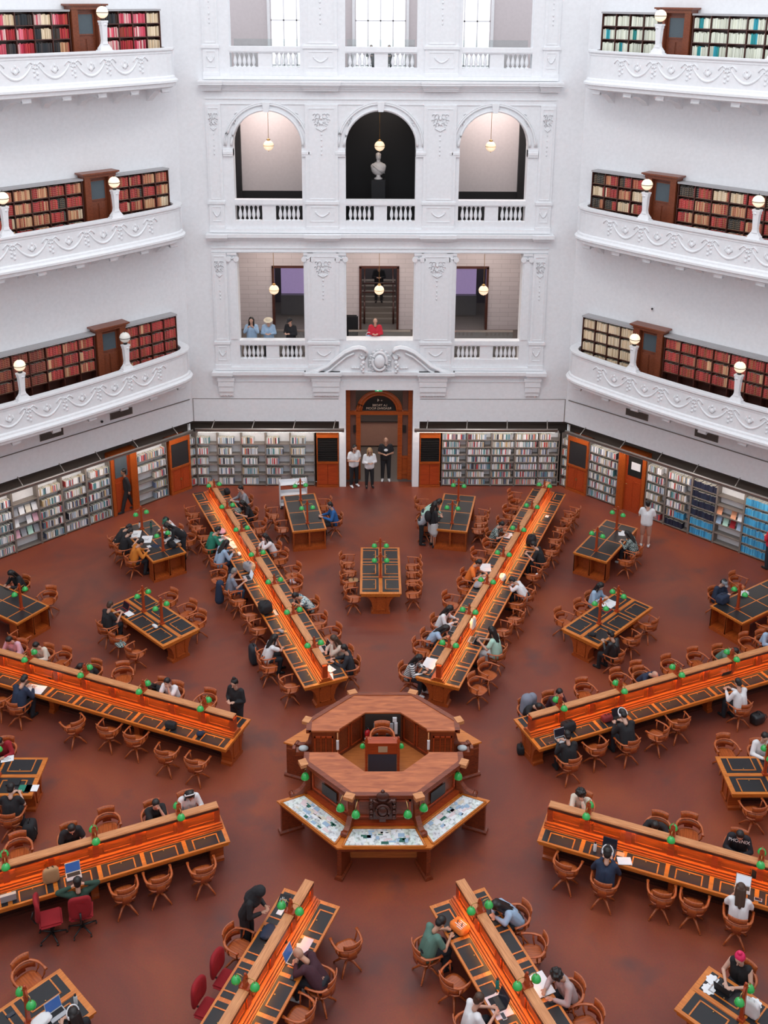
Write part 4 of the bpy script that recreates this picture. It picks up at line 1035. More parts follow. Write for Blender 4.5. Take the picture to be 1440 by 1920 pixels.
# ---------------------------------------------------------------- central hub
def octa(ap, k): a = radians(22.5+45*k); r = ap/cos(radians(22.5)); return (r*cos(a), r*sin(a))
def side_poly(api, apo, k):    # ring segment of side k (k=0: between 22.5 and 67.5)
    return [octa(api, k), octa(apo, k), octa(apo, k+1), octa(api, k+1)]
def clip(poly, y, keep):     # keep = +1 keeps points above y
    out = []
    for i in range(len(poly)):
        p, q = poly[i], poly[(i+1) % len(poly)]; a, b = keep*(p[1]-y) >= 0, keep*(q[1]-y) >= 0
        if a: out.append(p)
        if a != b: t = (y-p[1])/(q[1]-p[1]); out.append((p[0]+t*(q[0]-p[0]), y))
    return out
hub = thing('enquiry_desk', 'octagonal carved dark wood enquiry desk at the room centre', 'desk', (0, 0, 0))
YN, YS = .366, -.40
for half, yc, keep, ks in (('rear', YN, 1, (7, 0, 1, 2, 3)), ('front', YS, -1, (3, 4, 5, 6, 7))):
    top = MB(); body = MB(); edge = MB()
    for k in ks:
        P = clip(side_poly(1.05, 1.78, k), yc, keep)
        if len(P) > 2: top.prism(P, 1.72, 1.76)
        P = clip(side_poly(1.72, 1.84, k), yc, keep)
        if len(P) > 2: edge.prism(P, 1.68, 1.775)
        P = clip(side_poly(1.15, 1.70, k), yc, keep)
        if len(P) > 2: body.prism(P, .85, 1.72)
    top.build('counter_top', W_HUBTOP, hub); edge.build('counter_edge', W_HUB, hub); body.build('counter_body', W_HUB, hub)
m = MB()
for k in range(8): m.prism([(0, 0), octa(1.75, k), octa(1.75, k+1)], .0, .85)
m.build('dais', W_DAIS, hub)
# panelling on the inner and outer faces of the counter
def face_frame(ap, k, inward):
    a = radians(45*(k+1)); n = (cos(a), sin(a)); t = (-sin(a), cos(a)); s = -1 if inward else 1
    return Frame((n[0]*ap, n[1]*ap, 0), t, (n[0]*s, n[1]*s))
for k in range(8):
    if k in (3, 7): continue
    m = MB(); m.fr = face_frame(1.15, k, True)
    for a, b in ((-.42, -.03), (.03, .42)):
        if k == 1: continue
        for q in ((a, a+.03, .95, 1.62), (b-.03, b, .95, 1.62), (a, b, .95, .98), (a, b, 1.59, 1.62)): m.box(q[0], q[1], 0, .02, q[2], q[3])
    m.fr = face_frame(1.70, k, False)
    for q in ((-.60, .60, 1.10, 1.14), (-.60, .60, 1.52, 1.56), (-.60, -.55, 1.10, 1.56), (.55, .60, 1.10, 1.56)): m.box(q[0], q[1], 0, .03, q[2], q[3])
    m.box(-.70, .70, 0, .10, .90, 1.0); m.build('panelling', W_RED, hub)
for sx in (-1, 1):       # ends of the counter at the side entrances
    for y, s in ((YN, -1), (YS, 1)):
        m = MB()
        for q in ((1.2, 1.65, .95, .98), (1.2, 1.65, 1.56, 1.6), (1.2, 1.23, .95, 1.6), (1.62, 1.65, .95, 1.6), (1.36, 1.38, .95, 1.6), (1.48, 1.50, .95, 1.6)):
            a, b = sorted((sx*q[0], sx*q[1])); m.box(a, b, min(y, y+s*.02), max(y, y+s*.02), q[2], q[3])
        m.build('end_panelling', W_RED, hub)
for k in (4, 6):
    m = MB(face_frame(1.70, k, False)); m.box(-.24, .24, .03, .045, 1.18, 1.46); m.build('slate_panel', DMETAL, hub)
for k in range(8):
    m = MB()
    x, y = octa(1.84, k); a = radians(22.5+45*k); m.fr = Frame((x, y, 0), (cos(a), sin(a)), (-sin(a), cos(a)))
    m.box(-.09, .09, -.11, .11, 1.70, 1.785); m.build('corner_block', W_CAP, hub)
# carved crest on the front face
c = MB(Frame((-.03, -1.86, 0), (1, 0), (0, -1)))
c.box(-.30, .30, -.08, .02, 1.18, 1.72)
c.ball((0, .04, 1.80), .13, (1.15, .5, 1), 2); c.lathe([(.03, 0), (.05, .03), (.02, .07)], (0, .03, 1.90), 8)
c.tube([(.15*cos(a), .06, 1.42+.17*sin(a)) for a in [i*pi/10 for i in range(20)]], .035, 6, closed=True); c.ball((0, .04, 1.42), .12, (1, .5, 1.2), 2)
for s in (-1, 1):
    for z in (1.68, 1.55, 1.40, 1.26): c.ball((s*.25, .05, z), .055, (1, .7, 1.2), 1)
    c.tube([(s*.10, .06, 1.66), (s*.20, .07, 1.73), (s*.28, .06, 1.66), (s*.22, .06, 1.60)], .028, 6)
c.box(-.07, .07, .0, .06, 1.14, 1.22); c.build('carved_crest', W_DARK, hub)
# lower display desks round the outside
def lower(ks, clipy, keep, nm):
    m = MB(); ap = MB()
    for k in ks:
        P = side_poly(1.68, 2.45, k)
        if clipy is not None: P = clip(P, clipy, keep)
        if len(P) > 2: m.prism(P, .885, .925)
        P = side_poly(1.70, 2.38, k)
        if clipy is not None: P = clip(P, clipy-keep*.0, keep)
        if len(P) > 2: ap.prism(P, .76, .885)
    m.build('ledge', W_TOP, hub); ap.build('apron', W_HUB, hub)
lower((4, 5, 6), None, 1, 's'); lower((0, 1, 2), None, 1, 'n')
m = MB()
for k in (0, 1, 2, 4, 5, 6): m.prism(side_poly(1.5, 1.72, k), 0, .89)
m.build('inner_skirt', W_DARK, hub)
for k in (4, 5, 6, 7, 0, 1, 2, 3):
    x, y = octa(2.33, k); a = radians(22.5+45*k)
    m = MB(Frame((x, y, 0), (cos(a), sin(a)), (-sin(a), cos(a))))
    m.box(-.45, .03, -.05, .05, .06, .80); m.sidepoly([(-.09, 0), (.09, 0), (.09, .05), (.06, .09), (-.06, .09), (-.09, .05)], -.50, .09)
    m.build('leg', W_HUB, hub)
for k in (4, 7, 5, 6, 0, 3):     # scrolled brackets rising from the ledge to the counter
    x, y = octa(1.70, k); a = radians(22.5+45*k)
    m = MB(Frame((x, y, 0), (-sin(a), cos(a)), (cos(a), sin(a))))
    m.sidepoly([(0, .92), (.46, .92), (.50, .97), (.46, 1.04), (.36, 1.02), (.24, 1.06), (.12, 1.2), (.06, 1.45), (.0, 1.6)], -.06, .06)
    m.tube([(-.07, .44, .99), (.07, .44, .99)], .055, 8); m.build('scroll_bracket', W_HUB, hub)
# glazed display cases let into the front ledges
EXH = plain('exhibit_sheets', (.5, .55, .55), .5); nt = EXH.node_tree
v1 = nt.nodes.new('ShaderNodeTexVoronoi'); v1.inputs['Scale'].default_value = 7; v1.distance = 'CHEBYCHEV'
n1 = nt.nodes.new('ShaderNodeTexNoise'); n1.inputs['Scale'].default_value = 14; n1.inputs['Detail'].default_value = 4
tc1 = nt.nodes.new('ShaderNodeTexCoord'); nt.links.new(tc1.outputs['Object'], v1.inputs['Vector']); nt.links.new(tc1.outputs['Object'], n1.inputs['Vector'])
hs = nt.nodes.new('ShaderNodeHueSaturation'); hs.inputs['Saturation'].default_value = .16; hs.inputs['Value'].default_value = 1.0; nt.links.new(v1.outputs['Color'], hs.inputs['Color'])
mx1 = nt.nodes.new('ShaderNodeMix'); mx1.data_type = 'RGBA'; mx1.inputs[0].default_value = .55; nt.links.new(hs.outputs[0], mx1.inputs[6])
rp = nt.nodes.new('ShaderNodeValToRGB'); rp.color_ramp.elements[0].position = .34; rp.color_ramp.elements[0].color = (.10, .13, .12, 1); rp.color_ramp.elements[1].position = .5; rp.color_ramp.elements[1].color = (.72, .80, .80, 1)
nt.links.new(n1.outputs['Fac'], rp.inputs[0]); nt.links.new(rp.outputs[0], mx1.inputs[7]); nt.links.new(mx1.outputs[2], nt.nodes['Principled BSDF'].inputs['Base Color'])
for k, nm in ((4, 'left'), (5, 'front'), (6, 'right')):
    fr = face_frame(0, k, False)
    a1, b1 = 1.90, 2.38; h1, h2 = a1*.4142-.10, b1*.4142-.12
    t = thing('display_case', 'glazed display case of papers let into the %s of the hub' % {'left': 'front left side', 'front': 'front side', 'right': 'front right side'}[nm], 'display case', tuple(fr(0, 2.14, .925)), 'hub display cases')
    m = MB(fr); m.prism([(-h1, a1), (h1, a1), (h2, b1), (-h2, b1)], .926, .932); m.build('exhibit_sheets', EXH, t)
    m = MB(fr)
    for i in range(34):
        u, o = rnd.uniform(-.8, .8)*h1, rnd.uniform(a1+.05, b1-.06); w, h = rnd.uniform(.03, .09), rnd.uniform(.02, .05); m.mi = rnd.randrange(5)
        m.box(u-w, u+w, o-h, o+h, .933, .936+.002*(i % 4))
    m.build('prints', [cloth('w'), cloth('lightblue'), cloth('greenb'), cloth('cream'), cloth('pinkw')], t)
    m = MB(fr)
    for (x0, o0), (x1, o1) in (((-h1-.03, a1-.03), (h1+.03, a1-.03)), ((h1+.03, a1-.03), (h2+.035, b1+.03)), ((h2+.035, b1+.03), (-h2-.035, b1+.03)), ((-h2-.035, b1+.03), (-h1-.03, a1-.03))):
        m.tube([(x0, o0, .935), (x1, o1, .935)], .028, 4)
    m.build('case_frame', W_TOP, t)
# pale round glasses on stands at the side entrances
for sx, nm in ((-1, 'left'), (1, 'right')):
    t = thing('round_mirror', 'pale round glass on dark stand beside the %s entrance of the hub' % nm, 'mirror', (sx*1.98, .62, .925), 'pale round glasses of the hub')
    m = MB(); m.box(sx*1.98-.16, sx*1.98+.16, .50, .74, .926, 1.02, tap=.2); m.box(sx*2.16-.05, sx*2.16+.05, .52, .72, .926, 1.10, tap=.3); m.build('stand', W_HUB, t)
    m = MB(); m.ball((sx*1.93, .62, 1.06), .13, (1, .7, .5), 2); m.build('glass', plain('pale_glass', (.50, .56, .58), .15), t)
    m = MB(); m.tube([(sx*1.09, .36, 1.02), (sx*1.09, .36, 1.70)], .018, 6); m.build('corner_post', W_CAP, hub)
    m = MB(); m.box(sx*1.09-.03, sx*1.09+.03, .32, .36, 1.25, 1.50)
    p = thing('white_telephone', 'small white wall handset at the %s end of rear counter' % nm, 'handset', (sx*1.09, .34, 1.12)); m.build('handset_strip', cloth('w'), p)
# green shaded lamps of the hub
for i, (x, y, lb) in enumerate(((-1.80, -.80, 'leftmost'), (-.96, -1.80, 'second from left'), (-.62, -2.0, 'third from left'), (.52, -2.0, 'third from right'), (.88, -1.80, 'second from right'), (1.72, -.80, 'rightmost'))):
    t = thing('hub_lamp', 'green glass lamp hanging off the hub counter, %s of six' % lb, 'lamp', (x, y, 1.35), 'green lamps of the hub')
    m = MB(); m.lathe([(r*1.05, z*1.3) for r, z in SHADE], (x, y, 1.42), 18, cap=False); m.build('glass_shade', GREEN, t)
    m = MB(); d = Vector((x, y, 0)).normalized(); m.tube([(x, y, 1.52), (x, y, 1.60), (x-d.x*.08, y-d.y*.08, 1.66), (x-d.x*.22, y-d.y*.22, 1.68)], .011, 6); m.build('arm', BRASS, t)
    m = MB(); m.ball((x, y, 1.42), .03, n=2); m.build('bulb', BULB, t)
# supervisor's reading stand on the dais
t = thing('supervisor_desk', 'upright wooden stand with dark blue panel inside the hub', 'desk', (-.02, -.1, .85))
Y1 = -.02; X0, X1 = -.40, .36
m = MB(); m.box(X0+.04, X1-.04, Y1-.02, Y1+.02, .87, 1.42); m.build('blue_panel', plain('slate_blue_panel', (.035, .048, .075), .45), t)
m = MB(); m.box(X0, X1, Y1-.03, Y1+.03, 1.42, 1.70); m.box(X0, X1, Y1-.05, Y1+.05, 1.70, 1.74); m.build('board', W_RED, t)
m = MB(); m.box(X0, X1, Y1-.05, Y1+.05, .85, .89); m.build('foot_rail', W_RED, t)
m = MB(); m.box(X0, X1, Y1+.03, Y1+.45, 1.50, 1.54); m.build('desk_leaf', W_RED, t)
m = MB(); m.box(-.12, .10, Y1-.04, Y1-.03, 1.48, 1.64); m.build('name_plate', plain('tan_plate', (.50, .33, .20), .5), t)
for x in (X0, X1):
    m = MB(); m.lathe([(.05, 0), (.05, .04), (.035, .08), (.028, .3), (.035, .55), (.028, .8), (.04, .92), (.045, .95), (.02, .99), (.03, 1.03), (.004, 1.07)], (x, Y1-.02, .85), 12); m.build('post', W_RED, t)
for x, nm in ((X0-.09, 'left'), (X1+.07, 'right')):
    q = thing('clip_lamp', 'small green lamp on the %s of the supervisor stand' % nm, 'lamp', (x, Y1+.1, 1.45), 'small green lamps inside the hub')
    m = MB(); m.lathe([(r*.7, z*.9) for r, z in SHADE], (x, Y1+.1, 1.55), 12, cap=False); m.build('glass_shade', GREEN, q)
    m = MB(); m.tube([(x, Y1+.1, 1.60), (x, Y1+.1, 1.68), (x*.85, Y1+.02, 1.70)], .008, 5); m.build('arm', BRASS, q)
t = thing('fire_extinguisher', 'red and white fire extinguisher inside the hub, rear left', 'fire extinguisher', (-.38, .92, .85))
m = MB(); m.lathe([(.075, 0), (.08, .03), (.08, .16)], (-.38, .92, .88), 14); m.lathe([(.08, 0), (.08, .12), (.06, .17), (.025, .20)], (-.38, .92, 1.16), 14); m.build('cylinder', plain('extinguisher_red', (.50, .015, .02), .3), t)
m = MB(); m.lathe([(.081, 0), (.081, .12)], (-.38, .92, 1.04), 14); m.build('label_band', cloth('w'), t)
m = MB(); m.tube([(-.38, .92, 1.36), (-.38, .90, 1.44), (-.34, .84, 1.44)], .015, 6); m.tube([(-.38, .92, 1.40), (-.46, .88, 1.34), (-.46, .86, 1.0)], .012, 6); m.build('hose', DMETAL, t)
t = thing('monitor', 'grey backed monitor under the rear counter of the hub', 'monitor', (.0, 1.0, 1.1))
m = MB(); m.box(-.22, .26, 1.0, 1.04, 1.16, 1.46); m.build('screen_back', cloth('silver'), t)
m = MB(); m.box(-.02, .06, 1.0, 1.06, .86, 1.2); m.build('stand', DMETAL, t)
m = MB(); m.box(-.44, .44, 1.04, 1.149, .86, 1.70); m.build('equipment_niche', VOID, hub)
t = thing('document_tray', 'white papers clipped inside the hub, rear right', 'papers', (.33, .95, .85))
m = MB(); m.box(.28, .36, .98, 1.02, 1.18, 1.5); m.box(.24, .34, .99, 1.03, 1.52, 1.64); m.build('sheets', cloth('w'), t)
m = MB(); m.box(.24, .42, .97, 1.03, .86, 1.18); m.build('rack', DMETAL, t)


# ---------------------------------------------------------------- chairs (local: seat centre at origin, facing +x)
def make_armchair():
    d = thing('swivel_armchair', None, 'chair', (0, 0, 0), None, local=True)
    m = MB(); P = []
    for i in range(24):
        a = 2*pi*i/24; r = (abs(cos(a))**3.2+abs(sin(a))**3.2)**(-1/3.2); P.append((r*cos(a)*.225+.01, r*sin(a)*.235))
    top = [m.v(x, y, .462) for x, y in P]; bot = [m.v(x*.93, y*.93, .43) for x, y in P]; inn = [m.v(x*.8, y*.8, .452) for x, y in P]; c = m.v(0, 0, .440)
    n = 24
    for i in range(n):
        j = (i+1) % n; m.f([bot[i], bot[j], top[j], top[i]]); m.f([top[i], top[j], inn[j], inn[i]], True); m.f([inn[i], inn[j], c], True)
    m.f(bot[::-1]); m.build('seat', W_CHAIR, d)
    def U(a, k=1.0): return (.02-.27*cos(a)*k if abs(a) < pi/2 else .02+.0, .275*sin(a)*k)
    path = [(.20, -.285), (.10, -.29), (.0, -.285)] + [(-.02-.245*cos(a), .28*sin(a)) for a in [radians(-75+15*i) for i in range(11)]] + [(.0, .285), (.10, .29), (.20, .285)]
    m = MB(); N = len(path)
    m.tube([(x, y, .675+(.02 if abs(y) < .2 and x < -.1 else 0)) for x, y in path], [.030 if 2 < i < N-3 else .024+.012*(i in (0, N-1)) for i in range(N)], 8, flat=.6); m.build('arm_rail', W_CHAIR, d)
    # curved crest board rising behind the sitter
    m = MB()
    def curved(z0, z1, amax, th=.018, rk=1.0, steps=8, flare=.0):
        fr, bk_ = [], []
        for i in range(steps+1):
            a = radians(-amax+2*amax*i/steps)
            for L, dr in ((fr, 0), (bk_, th)):
                L.append([m.v(-.02-(.235*rk+dr+fl)*cos(a), (.27*rk+dr+fl)*sin(a), z) for z, fl in ((z0, 0), (z1, flare))])
        for i in range(steps):
            m.f([fr[i][0], fr[i+1][0], fr[i+1][1], fr[i][1]], True); m.f([bk_[i][0], bk_[i][1], bk_[i+1][1], bk_[i+1][0]], True)
            m.f([fr[i][1], fr[i+1][1], bk_[i+1][1], bk_[i][1]]); m.f([fr[i][0], bk_[i][0], bk_[i+1][0], fr[i+1][0]])
        for e in (0, steps): m.f([fr[e][0], fr[e][1], bk_[e][1], bk_[e][0]])
    curved(.68, .86, 38, flare=.035); curved(.53, .66, 62); curved(.46, .68, 20)
    m.build('backrest', W_CHAIR, d)
    for x, y in ((.15, -.275), (.15, .275), (-.06, -.272), (-.06, .272)):
        m = MB(); m.tube([(x-.02, y*.78, .44), (x, y*.95, .55), (x+.01, y*1.02, .67)], [.014, .020, .014], 8); m.build('spindle', W_CHAIR, d)
    m = MB(); m.lathe([(.03, 0), (.035, .05), (.022, .10), (.03, .22), (.09, .26)], (0, 0, .17), 10); m.build('column', W_CHAIR, d)
    for k in range(4):
        a = pi/4+k*pi/2; m = MB(); m.tube([(0, 0, .22), (.12*cos(a), .12*sin(a), .20), (.22*cos(a), .22*sin(a), .10), (.29*cos(a), .29*sin(a), .03)], [.030, .028, .022, .018], 8); m.ball((.29*cos(a), .29*sin(a), .022), .022, n=1); m.build('leg', W_CHAIR, d)
    return d
def make_office_chair():
    d = thing('office_chair', None, 'chair', (0, 0, 0), None, local=True)
    m = MB(); m.box(-.23, .23, -.24, .24, .44, .52); bmesh.ops.bevel(m.bm, geom=m.bm.edges[:], offset=.035, segments=3, affect='EDGES'); m.build('seat', RED, d)
    m = MB(); E8 = [(math.copysign(abs(cos(a))**.6, cos(a)), math.copysign(abs(sin(a))**.6, sin(a))) for a in [2*pi*i/28 for i in range(28)]]
    L = [[m.v(x+.04*(1-abs(y)*.0)+.05*(abs(y*k)**2), y*.235*k, .83+z*.27*k) for y, z in E8] for x, k in ((-.33, .55), (-.345, .88), (-.32, 1.0), (-.285, 1.0), (-.26, .9), (-.25, .6))]
    for A_, B_ in zip(L, L[1:]):
        for i in range(28): m.f([A_[i], A_[(i+1) % 28], B_[(i+1) % 28], B_[i]], True)
    m.f(L[0]); m.f(L[-1][::-1]); m.build('backrest', RED, d)
    m = MB(); m.tube([(-.05, 0, .44), (-.30, 0, .46), (-.36, 0, .60), (-.32, 0, .75)], .02, 8); m.build('back_bracket', DMETAL, d)
    m = MB(); m.lathe([(.03, 0), (.03, .2), (.05, .36)], (0, 0, .08), 10); m.build('column', DMETAL, d)
    for k in range(5):
        a = k*2*pi/5; m = MB(); m.tube([(0, 0, .13), (.29*cos(a), .29*sin(a), .08)], [.025, .016], 6); m.ball((.29*cos(a), .29*sin(a), .03), .03, (1, .6, 1), 1); m.build('leg', DMETAL, d)
    return d
chair0 = make_armchair(); chair_used = False
office0 = make_office_chair(); office_used = False
def sidename(k, v):
    a = radians(UN[k][0]); n = (-sin(a)*(1 if v > 0 else -1), cos(a)*(1 if v > 0 else -1))
    return ('right' if n[0] > 0 else 'left') if abs(n[0]) > abs(n[1])*1.2 else ('far' if n[1] > 0 else 'near')
def face(k, v, off=0): return radians(UN[k][0]) + (-pi/2 if v > 0 else pi/2) + radians(off)
CHAIRS=[
('D112', 15.53, 0.9, 0),
('D112', 14.53, 1.01, 0),
('D112', 13.73, 0.98, 0),
('D112', 10.79, 1.18, 180),
('D112', 9.23, 0.98, 0),
('D112', 8.33, 0.88, 0),
('D112', 7.49, 0.75, 0),
('D112', 5.58, 1.12, 0),
('D112', 4.49, 0.81, 0),
('D112', 13.53, -0.99, 0),
('D112', 11.18, -1.02, 0),
('D112', 10.12, -1.1, 0),
('D112', 9.35, -0.89, 0),
('D112', 7.08, -0.89, 0),
('D112', 6.29, -1.04, 0),
('D67', 16.02, 1.14, 0),
('D67', 15.47, 0.94, 0),
('D67', 14.68, 0.94, 0),
('D67', 13.75, 0.91, 0),
('D67', 11.95, 0.87, 0),
('D67', 11.24, 1.07, 0),
('D67', 9.19, 0.87, 0),
('D67', 8.23, 1.04, 0),
('D67', 5.53, 1.02, 0),
('D67', 15.6, -1.12, 0),
('D67', 15.23, -1.05, 0),
('D67', 14.41, -1.03, 0),
('D67', 13.5, -1.01, 0),
('D67', 12.65, -1.07, 0),
('D67', 10.86, -0.89, 0),
('D67', 8.98, -0.78, 0),
('D67', 8.15, -1.03, 0),
('D67', 7.41, -0.82, 0),
('D67', 5.21, -1.05, 170),
('D67', 4.47, -0.99, 170),
('D157', 8.16, 1.05, 60),
('D157', 7.23, 0.85, 0),
('D157', 6.42, 0.82, 0),
('D157', 5.36, 1.07, 0),
('D157', 4.5, 1.07, 0),
('D157', 10.64, 0.92, 0),
('D157', 10.23, -1.12, 0),
('D157', 8.22, -1.18, 40),
('D157', 5.47, -1.01, 0),
('D202', 8.22, -1.1, 0),
('D202', 6.3, -1.13, 0),
('D202', 6.28, 0.88, 0),
('D202', 5.56, 0.87, 0),
('D202', 4.63, 0.97, 0),
('D247', 5.34, -0.94, 0),
('D247', 4.54, 1.07, -50),
('D247', 6.24, 0.8, 0),
('D292', 5.52, -0.84, 20),
('D292', 5.48, 0.88, -20),
('D292', 7.24, 1.0, 0),
('D337', 6.98, 1.17, 0),
('D337', 4.65, -0.89, 0),
('D337', 6.66, -0.88, 0),
('D337', 7.32, -0.86, 0),
('D22', 6.4, 1.11, 0),
('D22', 7.54, 1.13, 0),
('D22', 8.24, 1.2, 0),
('D22', 9.24, 1.11, 0),
('D22', 10.14, 1.12, 0),
('D22', 5.44, -0.85, 0),
('D22', 7.21, -1.01, 20),
('D22', 7.98, -0.85, 0),
('D22', 12.02, 1.15, 0),
('T0', 8.6, 1.15, 0),
('T0', 8.6, -0.91, 0),
('T90', 10.5, 1.07, 0),
('T90', 9.94, 1.01, 0),
('T90', 9.27, 1.02, 0),
('T90', 8.38, 0.83, 0),
('T90', 10.33, -1.07, 0),
('T90', 9.86, -1.08, 0),
('T90', 9.35, -1.06, 0),
('T90', 8.62, -1.03, 0),
('F101', 14.44, 1.07, 0),
('F101', 13.35, 0.84, 0),
('F101', 14.76, -0.83, 0),
('F78', 14.67, 1.32, 0),
('F78', 13.11, 0.98, 0),
('F78', 14.26, -0.93, 0),
('F78', 13.71, -0.94, 0),
('F78', 13.28, -0.93, 0),
('F123', 13.62, -1.16, 0),
('T135', 9.77, 1.1, 0),
('T135', 8.8, 1.17, 0),
('T135', 10.39, -1.09, 0),
('T135', 9.46, -1.13, 0),
('T135', 8.79, -0.99, 0),
('F146', 13.18, -1.11, 30),
('F56', 13.39, -0.94, 0),
('F33', 14.63, 1.23, 0),
('F33', 13.33, -0.67, 0),
('T45', 9.7, 0.94, 0),
('T45', 8.87, 1.07, 0),
('T45', 9.45, -0.92, 0),
('T45', 10.48, -0.86, 0),
('T225', 8.6, -1.09, 0),
('F146', 12.1, 0.53, 0)]
